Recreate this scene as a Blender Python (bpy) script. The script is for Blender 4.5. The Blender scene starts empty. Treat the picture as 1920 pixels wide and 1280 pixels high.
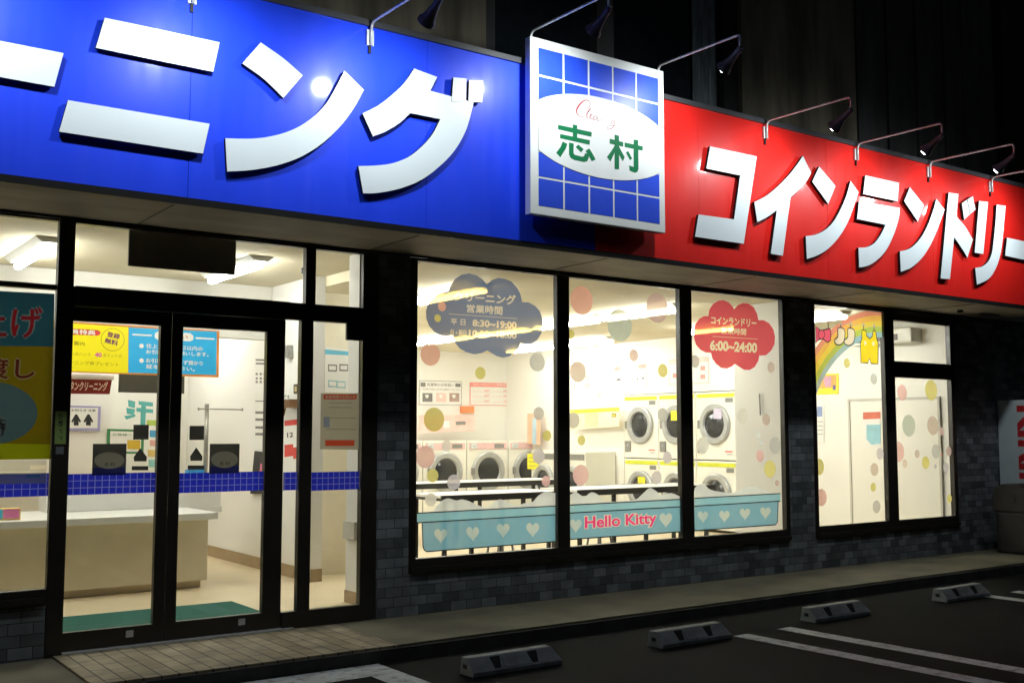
import bpy, bmesh, math, random
import numpy as np
from mathutils import Vector, Matrix
from mathutils.geometry import tessellate_polygon, delaunay_2d_cdt

random.seed(7)
S = bpy.context.scene
COL = S.collection
R = math.radians

# ------------------------------------------------------------------ camera
# world: X runs along the shop front, Y into the building, Z up; frames of the front stand at Y = 0, pavement at Z = 0
CAM = Vector((0.0, -7.55, 1.45))
YAW, PITCH, FPX = R(35.6), R(4.86), 2010.0          # focal length in pixels of the 1920 wide photograph
cd = bpy.data.cameras.new("camera"); co = bpy.data.objects.new("camera", cd); COL.objects.link(co)
co.location = CAM
co.rotation_euler = (R(90) + PITCH, 0, -YAW)
cd.sensor_width = 36.0; cd.lens = FPX / 1920 * 36.0
cd.clip_start = 0.05; cd.clip_end = 2000
S.camera = co

# ------------------------------------------------------------------ night sky, moonlight, exposure
w = bpy.data.worlds.new("World"); S.world = w; w.use_nodes = True
nt = w.node_tree; nt.nodes.clear()
sky = nt.nodes.new("ShaderNodeTexSky"); sky.sky_type = 'NISHITA'; sky.sun_disc = False
sky.sun_elevation = R(-4.0); sky.sun_rotation = R(200)
bg = nt.nodes.new("ShaderNodeBackground"); bg.inputs[1].default_value = 0.05
wo = nt.nodes.new("ShaderNodeOutputWorld")
nt.links.new(sky.outputs[0], bg.inputs[0]); nt.links.new(bg.outputs[0], wo.inputs[0])
sl = bpy.data.lights.new("night_sun", 'SUN'); sl.energy = 0.07; sl.angle = R(12); sl.color = (0.75, 0.85, 1.0)
so = bpy.data.objects.new("night_sun", sl); COL.objects.link(so)
so.rotation_euler = (R(42), 0, R(-14)); so.location = (0, -10, 12)
S.view_settings.view_transform = 'Standard'; S.view_settings.look = 'None'
S.view_settings.exposure = 0.0; S.view_settings.gamma = 1.0
S.cycles.use_denoising = True
S.cycles.max_bounces = 10; S.cycles.transparent_max_bounces = 16; S.cycles.diffuse_bounces = 5
S.cycles.sample_clamp_indirect = 6.0
S.cycles.caustics_reflective = False; S.cycles.caustics_refractive = False

SPOT_W = 56.0        # sign lamps
TUBE_E = 62.0        # laundry room tubes
LOBBY_E = 70.0       # lobby tubes

# ------------------------------------------------------------------ measuring: photograph pixel -> point on a known plane
FW = Vector((math.sin(YAW) * math.cos(PITCH), math.cos(YAW) * math.cos(PITCH), math.sin(PITCH)))
RT = Vector((math.cos(YAW), -math.sin(YAW), 0)); UP = RT.cross(FW)
def ray(x, y): return FW * FPX + RT * (x - 960) - UP * (y - 640)
def atY(x, y, v): d = ray(x, y); return CAM + d * ((v - CAM.y) / d.y)
def atX(x, y, v): d = ray(x, y); return CAM + d * ((v - CAM.x) / d.x)
def atZ(x, y, v): d = ray(x, y); return CAM + d * ((v - CAM.z) / d.z)
class Pl:
    """a vertical plane facing the car park ('Y') or facing left ('X'); px(x, y, d) is a point d metres in front of it"""
    def __init__(s, ax, v): s.ax, s.v = ax, v; s.n = Vector((0, -1, 0)) if ax == 'Y' else Vector((-1, 0, 0))
    def px(s, x, y, d=0.0):
        p = atY(x, y, s.v) if s.ax == 'Y' else atX(x, y, s.v)
        return p + s.n * d
    def pt(s, u, z, d=0.0):
        return (Vector((u, s.v, z)) if s.ax == 'Y' else Vector((s.v, u, z))) + s.n * d
def crop(ox, oy, k): return lambda pts: [(ox + x / k, oy + y / k) for x, y in pts]

# ------------------------------------------------------------------ materials
MATS = {}
def new_mat(name):
    m = bpy.data.materials.new(name); m.use_nodes = True
    n = m.node_tree; n.nodes.clear()
    out = n.nodes.new("ShaderNodeOutputMaterial")
    return m, n, out
def P(name, col, rough=0.6, metal=0.0, var=0.12, scale=6.0, spec=0.5, bump=0.0, bscale=60.0, coat=0.0, detail=6.0, stretch=None, rvar=0.0):
    """principled paint whose colour wanders a little with a noise"""
    if name in MATS: return MATS[name]
    m, n, out = new_mat(name)
    b = n.nodes.new("ShaderNodeBsdfPrincipled")
    b.inputs['Roughness'].default_value = rough; b.inputs['Metallic'].default_value = metal
    b.inputs['Specular IOR Level'].default_value = spec
    b.inputs['Coat Weight'].default_value = coat; b.inputs['Coat Roughness'].default_value = 0.09
    tc = n.nodes.new("ShaderNodeTexCoord")
    src = tc.outputs['Object']
    if stretch:
        mp = n.nodes.new("ShaderNodeMapping"); mp.inputs['Scale'].default_value = stretch
        n.links.new(src, mp.inputs[0]); src = mp.outputs[0]
    no = n.nodes.new("ShaderNodeTexNoise"); no.inputs['Scale'].default_value = scale; no.inputs['Detail'].default_value = detail
    n.links.new(src, no.inputs['Vector'])
    ra = n.nodes.new("ShaderNodeValToRGB")
    ra.color_ramp.elements[0].position = 0.3; ra.color_ramp.elements[1].position = 0.7
    ra.color_ramp.elements[0].color = tuple(c * (1 - var) for c in col) + (1,)
    ra.color_ramp.elements[1].color = tuple(min(1, c * (1 + var)) for c in col) + (1,)
    n.links.new(no.outputs[0], ra.inputs[0]); n.links.new(ra.outputs[0], b.inputs['Base Color'])
    if rvar:                                             # grime film: gloss wanders in vertical streaks
        mp2 = n.nodes.new("ShaderNodeMapping"); mp2.inputs['Scale'].default_value = (9, 1, 0.7); n.links.new(tc.outputs['Object'], mp2.inputs[0])
        rn = n.nodes.new("ShaderNodeTexNoise"); rn.inputs['Scale'].default_value = 1.6; rn.inputs['Detail'].default_value = 8; n.links.new(mp2.outputs[0], rn.inputs['Vector'])
        rm = n.nodes.new("ShaderNodeMapRange"); rm.inputs[1].default_value = 0.35; rm.inputs[2].default_value = 0.75; rm.inputs[3].default_value = rough; rm.inputs[4].default_value = rough + rvar
        n.links.new(rn.outputs[0], rm.inputs[0]); n.links.new(rm.outputs[0], b.inputs['Roughness'])
    if bump:
        bn = n.nodes.new("ShaderNodeTexNoise"); bn.inputs['Scale'].default_value = bscale; bn.inputs['Detail'].default_value = 8
        n.links.new(src, bn.inputs['Vector'])
        bu = n.nodes.new("ShaderNodeBump"); bu.inputs['Strength'].default_value = bump; bu.inputs['Distance'].default_value = 0.02
        n.links.new(bn.outputs[0], bu.inputs['Height']); n.links.new(bu.outputs[0], b.inputs['Normal'])
    n.links.new(b.outputs[0], out.inputs[0])
    MATS[name] = m; return m
def E(name, col, strength):
    if name in MATS: return MATS[name]
    m, n, out = new_mat(name)
    e = n.nodes.new("ShaderNodeEmission"); e.inputs[0].default_value = tuple(col) + (1,); e.inputs[1].default_value = strength
    n.links.new(e.outputs[0], out.inputs[0]); MATS[name] = m; return m
def glass_mat():
    m, n, out = new_mat("window_glass")
    lw = n.nodes.new("ShaderNodeLayerWeight"); lw.inputs[0].default_value = 0.5
    pw_ = n.nodes.new("ShaderNodeMath"); pw_.operation = 'POWER'; pw_.inputs[1].default_value = 5.0
    fr = n.nodes.new("ShaderNodeMath"); fr.operation = 'MULTIPLY_ADD'; fr.inputs[1].default_value = 0.5; fr.inputs[2].default_value = 0.025
    n.links.new(lw.outputs['Facing'], pw_.inputs[0]); n.links.new(pw_.outputs[0], fr.inputs[0])
    t = n.nodes.new("ShaderNodeBsdfTransparent"); t.inputs[0].default_value = (0.95, 0.965, 0.95, 1)
    g = n.nodes.new("ShaderNodeBsdfGlossy"); g.inputs['Roughness'].default_value = 0.02
    mx = n.nodes.new("ShaderNodeMixShader")
    n.links.new(fr.outputs[0], mx.inputs[0]); n.links.new(t.outputs[0], mx.inputs[1]); n.links.new(g.outputs[0], mx.inputs[2])
    n.links.new(mx.outputs[0], out.inputs[0]); return m
def vinyl(name, col, see=0.12, tint=(0.95, 0.62, 0.12)):
    """translucent sticker film: glows with the light of the room behind it, a lamp behind it shows through warm"""
    if name in MATS: return MATS[name]
    m, n, out = new_mat(name)
    c = tuple(col) + (1,)
    tr = n.nodes.new("ShaderNodeBsdfTranslucent")
    df = n.nodes.new("ShaderNodeBsdfDiffuse"); df.inputs[0].default_value = c
    tp = n.nodes.new("ShaderNodeBsdfTransparent"); tp.inputs[0].default_value = tuple(tint) + (1,)
    tc = n.nodes.new("ShaderNodeTexCoord"); no = n.nodes.new("ShaderNodeTexNoise"); no.inputs['Scale'].default_value = 9
    ra = n.nodes.new("ShaderNodeValToRGB")
    ra.color_ramp.elements[0].color = tuple(x * 0.9 for x in col) + (1,); ra.color_ramp.elements[1].color = tuple(min(1, x * 1.08) for x in col) + (1,)
    n.links.new(tc.outputs['Object'], no.inputs['Vector']); n.links.new(no.outputs[0], ra.inputs[0]); n.links.new(ra.outputs[0], tr.inputs[0])
    a = n.nodes.new("ShaderNodeMixShader"); a.inputs[0].default_value = 0.25
    n.links.new(tr.outputs[0], a.inputs[1]); n.links.new(df.outputs[0], a.inputs[2])
    b = n.nodes.new("ShaderNodeMixShader"); b.inputs[0].default_value = see
    n.links.new(a.outputs[0], b.inputs[1]); n.links.new(tp.outputs[0], b.inputs[2])
    n.links.new(b.outputs[0], out.inputs[0]); MATS[name] = m; return m
def brick_mat(name, c1, c2, mortar, bw, bh, axis='XZ', ms=0.012, rough=0.6, bumpd=0.004, bias=0.0, rot=0):
    m, n, out = new_mat(name)
    b = n.nodes.new("ShaderNodeBsdfPrincipled"); b.inputs['Roughness'].default_value = rough
    ge = n.nodes.new("ShaderNodeNewGeometry"); sx = n.nodes.new("ShaderNodeSeparateXYZ"); cx = n.nodes.new("ShaderNodeCombineXYZ")
    n.links.new(ge.outputs['Position'], sx.inputs[0])
    if axis == 'XZ':
        ad = n.nodes.new("ShaderNodeMath"); n.links.new(sx.outputs[0], ad.inputs[0]); n.links.new(sx.outputs[1], ad.inputs[1])
        n.links.new(ad.outputs[0], cx.inputs[0]); n.links.new(sx.outputs[2], cx.inputs[1])
    elif axis == 'YX':
        n.links.new(sx.outputs[1], cx.inputs[0]); n.links.new(sx.outputs[0], cx.inputs[1])
    else:
        n.links.new(sx.outputs[0], cx.inputs[0]); n.links.new(sx.outputs[1], cx.inputs[1])
    br = n.nodes.new("ShaderNodeTexBrick")
    br.inputs['Color1'].default_value = tuple(c1) + (1,); br.inputs['Color2'].default_value = tuple(c2) + (1,)
    br.inputs['Mortar'].default_value = tuple(mortar) + (1,)
    br.inputs['Scale'].default_value = 1.0; br.inputs['Brick Width'].default_value = bw; br.inputs['Row Height'].default_value = bh
    br.inputs['Mortar Size'].default_value = ms * bh * 6; br.inputs['Bias'].default_value = bias; br.inputs['Mortar Smooth'].default_value = 0.1
    n.links.new(cx.outputs[0], br.inputs['Vector'])
    no = n.nodes.new("ShaderNodeTexNoise"); no.inputs['Scale'].default_value = 5.0; no.inputs['Detail'].default_value = 8
    n.links.new(cx.outputs[0], no.inputs['Vector'])
    mr = n.nodes.new("ShaderNodeMapRange"); mr.inputs[1].default_value = 0.3; mr.inputs[2].default_value = 0.7
    mr.inputs[3].default_value = 0.65; mr.inputs[4].default_value = 1.25
    n.links.new(no.outputs[0], mr.inputs[0])
    mu = n.nodes.new("ShaderNodeMix"); mu.data_type = 'RGBA'; mu.blend_type = 'MULTIPLY'; mu.inputs[0].default_value = 1.0
    n.links.new(br.outputs[0], mu.inputs[6]); n.links.new(mr.outputs[0], mu.inputs[7])
    n.links.new(mu.outputs[2], b.inputs['Base Color'])
    bu = n.nodes.new("ShaderNodeBump"); bu.inputs['Strength'].default_value = 0.6; bu.inputs['Distance'].default_value = bumpd; bu.invert = True
    n.links.new(br.outputs[1], bu.inputs['Height']); n.links.new(bu.outputs[0], b.inputs['Normal'])
    n.links.new(b.outputs[0], out.inputs[0]); return m
def asphalt_mat():
    m, n, out = new_mat("asphalt")
    b = n.nodes.new("ShaderNodeBsdfPrincipled"); b.inputs['Roughness'].default_value = 0.9; b.inputs['Specular IOR Level'].default_value = 0.12
    ge = n.nodes.new("ShaderNodeNewGeometry")
    n1 = n.nodes.new("ShaderNodeTexNoise"); n1.inputs['Scale'].default_value = 110; n1.inputs['Detail'].default_value = 4
    n2 = n.nodes.new("ShaderNodeTexNoise"); n2.inputs['Scale'].default_value = 0.9; n2.inputs['Detail'].default_value = 6
    for q in (n1, n2): n.links.new(ge.outputs['Position'], q.inputs['Vector'])
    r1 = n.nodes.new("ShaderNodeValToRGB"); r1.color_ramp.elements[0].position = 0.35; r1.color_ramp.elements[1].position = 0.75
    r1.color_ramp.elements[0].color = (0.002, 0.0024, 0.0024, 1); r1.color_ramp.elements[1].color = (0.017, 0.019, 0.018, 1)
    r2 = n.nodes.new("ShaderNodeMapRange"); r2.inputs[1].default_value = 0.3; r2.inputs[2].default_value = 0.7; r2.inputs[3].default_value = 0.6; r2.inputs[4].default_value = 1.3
    n.links.new(n1.outputs[0], r1.inputs[0]); n.links.new(n2.outputs[0], r2.inputs[0])
    mu = n.nodes.new("ShaderNodeMix"); mu.data_type = 'RGBA'; mu.blend_type = 'MULTIPLY'; mu.inputs[0].default_value = 1
    n.links.new(r1.outputs[0], mu.inputs[6]); n.links.new(r2.outputs[0], mu.inputs[7]); n.links.new(mu.outputs[2], b.inputs['Base Color'])
    bu = n.nodes.new("ShaderNodeBump"); bu.inputs['Strength'].default_value = 0.7; bu.inputs['Distance'].default_value = 0.006
    n.links.new(n1.outputs[0], bu.inputs['Height']); n.links.new(bu.outputs[0], b.inputs['Normal'])
    n.links.new(b.outputs[0], out.inputs[0]); return m
def worn_paint():
    m, n, out = new_mat("road_paint")
    b = n.nodes.new("ShaderNodeBsdfPrincipled"); b.inputs['Roughness'].default_value = 0.8; b.inputs['Specular IOR Level'].default_value = 0.2
    ge = n.nodes.new("ShaderNodeNewGeometry")
    n1 = n.nodes.new("ShaderNodeTexNoise"); n1.inputs['Scale'].default_value = 14; n1.inputs['Detail'].default_value = 10; n1.inputs['Roughness'].default_value = 0.7
    n.links.new(ge.outputs['Position'], n1.inputs['Vector'])
    r1 = n.nodes.new("ShaderNodeValToRGB"); r1.color_ramp.elements[0].position = 0.33; r1.color_ramp.elements[1].position = 0.5
    r1.color_ramp.elements[0].color = (0.2, 0.2, 0.19, 1); r1.color_ramp.elements[1].color = (0.56, 0.6, 0.61, 1)
    n.links.new(n1.outputs[0], r1.inputs[0]); n.links.new(r1.outputs[0], b.inputs['Base Color']); n.links.new(b.outputs[0], out.inputs[0]); return m

GLASS = glass_mat()
ASPHALT = asphalt_mat(); ROADPAINT = worn_paint()
BRICK = brick_mat("grey_wall_tile", (0.165, 0.185, 0.195), (0.05, 0.06, 0.062), (0.02, 0.022, 0.024), 0.152, 0.077, 'XZ', ms=0.006)
PAVETILE = brick_mat("pavement_tile", (0.34, 0.285, 0.19), (0.25, 0.205, 0.13), (0.05, 0.045, 0.03), 0.3, 0.106, 'YX', ms=0.008, rough=0.7)
PAVECONC = P("pavement_concrete", (0.12, 0.11, 0.072), 0.85, var=0.3, scale=2.2, bump=0.25, bscale=80)
FRAME = P("bronze_aluminium", (0.018, 0.016, 0.013), 0.32, metal=0.0, spec=0.5, var=0.2, scale=3)
DARKTRIM = P("black_trim", (0.012, 0.012, 0.013), 0.45)
SOFFIT = P("soffit_board", (0.33, 0.30, 0.25), 0.7, var=0.22, scale=1.6, stretch=(1, 3, 1))
UPCONC = P("stained_concrete", (0.125, 0.112, 0.08), 0.85, var=0.5, scale=1.6, stretch=(3.2, 1, 0.5), bump=0.3, bscale=30)
UPDARK = P("dark_cladding", (0.05, 0.05, 0.05), 0.7, var=0.4, scale=2.0, stretch=(3, 1, 0.5))
UPGLASS = P("dark_upper_glass", (0.012, 0.016, 0.02), 0.06, var=0.2)
CURTAIN = P("grey_curtain", (0.10, 0.125, 0.135), 0.9, var=0.5, scale=6, stretch=(4, 1, 0.6))
WALL = P("cream_wall", (0.84, 0.825, 0.775), 0.75, var=0.03, scale=1.5, bump=0.05, bscale=120)
WHITEWALL = P("white_wallpaper", (0.84, 0.83, 0.80), 0.8, var=0.03, scale=1.5, bump=0.06, bscale=150)
CEIL = P("ceiling_board", (0.70, 0.64, 0.48), 0.85, var=0.05, scale=2)
FLOOR = P("cream_vinyl_floor", (0.72, 0.61, 0.42), 0.35, var=0.06, scale=2.5)
SKIRT = P("tan_skirting", (0.34, 0.25, 0.15), 0.5)
WHITE = P("white_enamel", (0.82, 0.82, 0.79), 0.35, var=0.03)
CREAMPANEL = P("cream_laminate", (0.80, 0.74, 0.58), 0.45, var=0.04)
LETTER = P("white_letter_acrylic", (0.72, 0.80, 0.84), 0.36, var=0.03, scale=1.5)
LETSIDE = P("letter_return", (0.005, 0.005, 0.007), 0.6, spec=0.2)
BLUE = P("blue_sign_panel", (0.014, 0.062, 0.92), 0.38, var=0.07, scale=1.3, stretch=(2, 1, 0.6), spec=0.28, rvar=0.12, coat=0.8)
REDP = P("red_sign_panel", (0.74, 0.016, 0.012), 0.38, var=0.07, scale=1.3, stretch=(2, 1, 0.6), spec=0.28, rvar=0.12, coat=0.8)
BOXBLUE = P("box_blue", (0.02, 0.075, 0.72), 0.42, var=0.06)
BOXWHITE = P("box_white", (0.80, 0.83, 0.82), 0.5, var=0.03)
GREEN = P("sign_green", (0.0, 0.17, 0.06), 0.6, spec=0.2)
SCRIPT = P("script_red", (0.42, 0.035, 0.06), 0.4)
GALV = P("galvanised_steel", (0.50, 0.52, 0.52), 0.4, metal=0.25, var=0.15, scale=20)
LAMPBODY = P("lamp_housing", (0.085, 0.075, 0.105), 0.45, var=0.2)
GREYTRIM = P("grey_flashing", (0.045, 0.047, 0.054), 0.5)
EDGE = P("black_edge", (0.006, 0.006, 0.007), 0.7, spec=0.2)
PLATE = P("white_bracket_plate", (0.62, 0.66, 0.66), 0.4)
CONCRETE = P("precast_concrete", (0.27, 0.295, 0.295), 0.9, var=0.3, scale=9, bump=0.4, bscale=90)
RUBBER = P("black_rubber", (0.012, 0.012, 0.012), 0.8)
BULB = E("bulb_glass", (0.95, 1.0, 1.0), 45)
TUBE = E("laundry_tube", (1.0, 0.985, 0.925), TUBE_E)
LTUBE = E("lobby_tube", (1.0, 0.985, 0.93), LOBBY_E)
BLACK = P("print_black", (0.02, 0.02, 0.02), 0.5)
PAPER = P("paper_white", (0.82, 0.81, 0.77), 0.7, var=0.02)
MATG = P("green_mat", (0.0, 0.085, 0.065), 0.95, var=0.25, scale=60, bump=0.5, bscale=200)

# ------------------------------------------------------------------ object helpers
WL = {}                                                    # world location of every object built so far
def tag(o, label=None, cat=None, group=None, kind=None):
    if label: o['label'] = label
    if cat: o['category'] = cat
    if group: o['group'] = group
    if kind: o['kind'] = kind
    return o
def thing(name, label, cat, loc=(0, 0, 0), group=None, kind=None):
    o = bpy.data.objects.new(name, None); COL.objects.link(o); o.location = loc; o.empty_display_size = 0.1
    WL[o] = Vector(loc); return tag(o, label, cat, group, kind)
class MB:
    def __init__(s): s.v, s.f, s.m, s.mats, s.sm, s.lay, s.cur = [], [], [], [], [], [], 0
    def mi(s, mat):
        if mat not in s.mats: s.mats.append(mat)
        return s.mats.index(mat)
    def face(s, pts, mat, smooth=False):
        b = len(s.v); s.v += [Vector(p) for p in pts]; s.f.append(list(range(b, b + len(pts)))); s.m.append(s.mi(mat)); s.sm.append(smooth); s.lay.append(s.cur)
    def tris(s, pts, mat):
        """flat, possibly concave outline"""
        pts = [Vector(p) for p in pts]
        b = len(s.v); s.v += pts; k = s.mi(mat)
        for t in tessellate_polygon([pts]): s.f.append([b + i for i in t]); s.m.append(k); s.sm.append(False); s.lay.append(s.cur)
    def box(s, x0, x1, y0, y1, z0, z1, mat):
        b = len(s.v); k = s.mi(mat)
        s.v += [Vector(p) for p in ((x0, y0, z0), (x1, y0, z0), (x1, y1, z0), (x0, y1, z0), (x0, y0, z1), (x1, y0, z1), (x1, y1, z1), (x0, y1, z1))]
        for q in ((0, 3, 2, 1), (4, 5, 6, 7), (0, 1, 5, 4), (1, 2, 6, 5), (2, 3, 7, 6), (3, 0, 4, 7)):
            s.f.append([b + i for i in q]); s.m.append(k); s.sm.append(False)
        return s
    def prism(s, pts, off, mat, side=None, back=True):
        """front outline pts, swept by off to its back"""
        pts = [Vector(p) for p in pts]; off = Vector(off)
        s.tris(pts, mat); n = len(pts)
        if back: s.tris([p + off for p in pts], side or mat)
        for i in range(n):
            a, c = pts[i], pts[(i + 1) % n]; s.face([a, c, c + off, a + off], side or mat)
        return s
    def tube(s, path, r, mat, n=10, cap=True):
        path = [Vector(p) for p in path]; rs = r if isinstance(r, (list, tuple)) else [r] * len(path)
        rings = []; k = s.mi(mat); up = None
        for i, p in enumerate(path):
            d = (path[min(i + 1, len(path) - 1)] - path[max(i - 1, 0)]).normalized()
            if up is None: up = Vector((0, 0, 1)) if abs(d.z) < 0.9 else Vector((1, 0, 0))
            a = d.cross(up).normalized(); c = a.cross(d).normalized(); up = c
            b = len(s.v); s.v += [p + (a * math.cos(t) + c * math.sin(t)) * rs[i] for t in [2 * math.pi * j / n for j in range(n)]]
            rings.append(b)
        for b0, b1 in zip(rings, rings[1:]):
            for j in range(n): s.f.append([b0 + j, b0 + (j + 1) % n, b1 + (j + 1) % n, b1 + j]); s.m.append(k); s.sm.append(True)
        if cap:
            for b0 in (rings[0], rings[-1]): s.f.append([b0 + j for j in range(n)]); s.m.append(k); s.sm.append(False)
        return s
    def build(s, name, parent=None, bevel=0.0, recalc=True):
        me = bpy.data.meshes.new(name)
        if parent is not None: o0 = WL[parent]
        else:
            xs = [p.x for p in s.v]; ys = [p.y for p in s.v]; zs = [p.z for p in s.v]
            o0 = Vector(((min(xs) + max(xs)) / 2, (min(ys) + max(ys)) / 2, min(zs)))
        me.from_pydata([p - o0 for p in s.v], [], s.f)
        for m in s.mats: me.materials.append(m)
        me.polygons.foreach_set("material_index", s.m); me.polygons.foreach_set("use_smooth", s.sm)
        if recalc or bevel:
            bm = bmesh.new(); bm.from_mesh(me)
            if bevel:
                bmesh.ops.remove_doubles(bm, verts=bm.verts, dist=1e-5)
            bmesh.ops.recalc_face_normals(bm, faces=bm.faces)
            if bevel:
                eds = [e for e in bm.edges if e.is_manifold and e.calc_face_angle(0) > 0.7]
                bmesh.ops.bevel(bm, geom=eds, offset=bevel, segments=2, affect='EDGES', profile=0.6)
            bm.to_mesh(me); bm.free()
        me.update()
        o = bpy.data.objects.new(name, me); COL.objects.link(o)
        if parent is not None: o.parent = parent; WL[o] = o0.copy(); o.location = (0, 0, 0)
        else: o.location = o0; WL[o] = o0.copy()
        return o
def copy_tree(o, parent=None, delta=None):
    c = o.copy(); COL.objects.link(c)
    if parent is not None: c.parent = parent
    if delta is not None: c.location = o.location + Vector(delta); WL[c] = WL[o] + Vector(delta)
    else: WL[c] = WL[o]
    for ch in list(o.children): copy_tree(ch, c)
    return c

# ---- flat printing: outlines, ribbons, discs and lettering on a plane
_tc = bpy.data.curves.new("type", 'FONT'); _to = bpy.data.objects.new("type", _tc)
COL.objects.link(_to)
GLY = {}
def glyphs(body, bold, upright):
    key = (body, bold, upright)
    if key in GLY: return GLY[key]
    _tc.body = body; _tc.offset = bold; _tc.shear = 0.0; _tc.resolution_u = 3
    bpy.context.view_layer.update()
    dg = bpy.context.evaluated_depsgraph_get()
    me = bpy.data.meshes.new_from_object(_to.evaluated_get(dg))
    vs = [v.co.copy() for v in me.vertices]; fs = [list(p.vertices) for p in me.polygons]
    bpy.data.meshes.remove(me)
    x0 = min(v.x for v in vs); x1 = max(v.x for v in vs); y0 = min(v.y for v in vs); y1 = max(v.y for v in vs)
    if not upright: pass
    GLY[key] = ([((v.x - x0) / (x1 - x0), (v.y - y0) / max(1e-6, y1 - y0)) for v in vs], fs, (x1 - x0) / max(1e-6, y1 - y0))
    return GLY[key]
def lay_text(mb, body, quad, mat, bold=0.02):
    """lettering stretched over the four corners TL, TR, BR, BL; kanji and kana get their weight from shifted prints"""
    tl, tr, br, bl = quad
    cjk = any(0x3041 <= ord(ch) <= 0x9fff and not (0x30a0 <= ord(ch) <= 0x30ff) for ch in body)
    uv, fs, asp = glyphs(body, 0.0 if cjk else bold, True)
    k = mb.mi(mat); nrm = (br - bl).cross(tl - bl).normalized()
    hgt = bold * 0.75
    sh = [(0, 0), (hgt / asp, 0), (-hgt / asp, 0), (0, hgt), (0, -hgt)] if cjk and bold > 0 else [(0, 0)]
    for q, (du, dv) in enumerate(sh):
        b = len(mb.v)
        for u, v in uv:
            u = u * (1 - 2 * hgt / asp) + hgt / asp + du if len(sh) > 1 else u; v = v * (1 - 2 * hgt) + hgt + dv if len(sh) > 1 else v
            mb.v.append((bl * (1 - u) + br * u) * (1 - v) + (tl * (1 - u) + tr * u) * v + nrm * (0.00012 * q))
        for f in fs: mb.f.append([b + i for i in f]); mb.m.append(k); mb.sm.append(False); mb.lay.append(mb.cur)
def ribbon(mb, pts, wid, mat, n, closed=False):
    pts = [Vector(p) for p in pts]; m = len(pts)
    ws = wid if isinstance(wid, (list, tuple)) else [wid] * m
    L, Rr = [], []
    for i in range(m):
        a = pts[i - 1] if (i or closed) else pts[i]; c = pts[(i + 1) % m] if (i < m - 1 or closed) else pts[i]
        d = (c - a).normalized(); s = n.cross(d).normalized() * ws[i] / 2
        L.append(pts[i] + s); Rr.append(pts[i] - s)
    for i in range(m if closed else m - 1):
        j = (i + 1) % m; mb.face([L[i], L[j], Rr[j], Rr[i]], mat)
def grow(q, k):
    """quad of photograph pixels widened by k pixels all round"""
    (a, b, c, d) = q; return [(a[0] - k, a[1] - k), (b[0] + k, b[1] - k), (c[0] + k, c[1] + k), (d[0] - k, d[1] + k)]
class Print:
    """printed matter on a plane: outlines are given in photograph pixels, layers step 1.2 mm towards the viewer"""
    def __init__(s, plane, base=0.004, step=0.0012): s.p, s.b, s.st, s.mb = plane, base, step, MB()
    def d(s, l): s.mb.cur = l; return s.b + l * s.st
    def pts(s, q, l): return [s.p.px(x, y, s.d(l)) for x, y in q]
    def board(s, q, mat, side=None):                      # body with thickness, its back on the plane
        s.mb.prism(s.pts(q, 0), -s.p.n * (s.b - 0.0005), mat, side); return s
    def sheet(s, q, mat, l=0): q = s.pts(q, l); s.mb.tris(q, mat); return s
    def line(s, q, wpx, mat, l=1, closed=False):
        c = s.p.px(*q[0]); k = (c - CAM).dot(FW) / FPX
        ribbon(s.mb, s.pts(q, l), wpx * k, mat, s.p.n, closed); return s
    def disc(s, c, r, mat, l=1, n=32, ax=1.0):
        p = s.p.px(c[0], c[1], s.d(l)); k = (p - CAM).dot(FW) / FPX; r = r * k
        u = Vector((1, 0, 0)) if s.p.ax == 'Y' else Vector((0, -1, 0))
        s.mb.tris([p + u * (r * ax * math.cos(t)) + Vector((0, 0, r * math.sin(t))) for t in [2 * math.pi * i / n for i in range(n)]], mat); return s
    def text(s, body, q, mat, l=1, bold=0.02): lay_text(s.mb, body, s.pts(q, l), mat, bold); return s
    def rect(s, x0, y0, x1, y1, mat, l=1, sl=None):       # rectangle following the perspective of its plane
        a = s.p.px(x0, y0); c = s.p.px(x1, y1)
        if s.p.ax == 'Y': q = [(a.x, a.z), (c.x, a.z), (c.x, c.z), (a.x, c.z)]
        else: q = [(a.y, a.z), (c.y, a.z), (c.y, c.z), (a.y, c.z)]
        s.mb.face([s.p.pt(u, z, s.d(l)) for u, z in q], mat); return s
    def build(s, name, label, cat, group=None, parent=None):
        o = s.mb.build(name, parent, recalc=False); return tag(o, label, cat, group)
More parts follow.
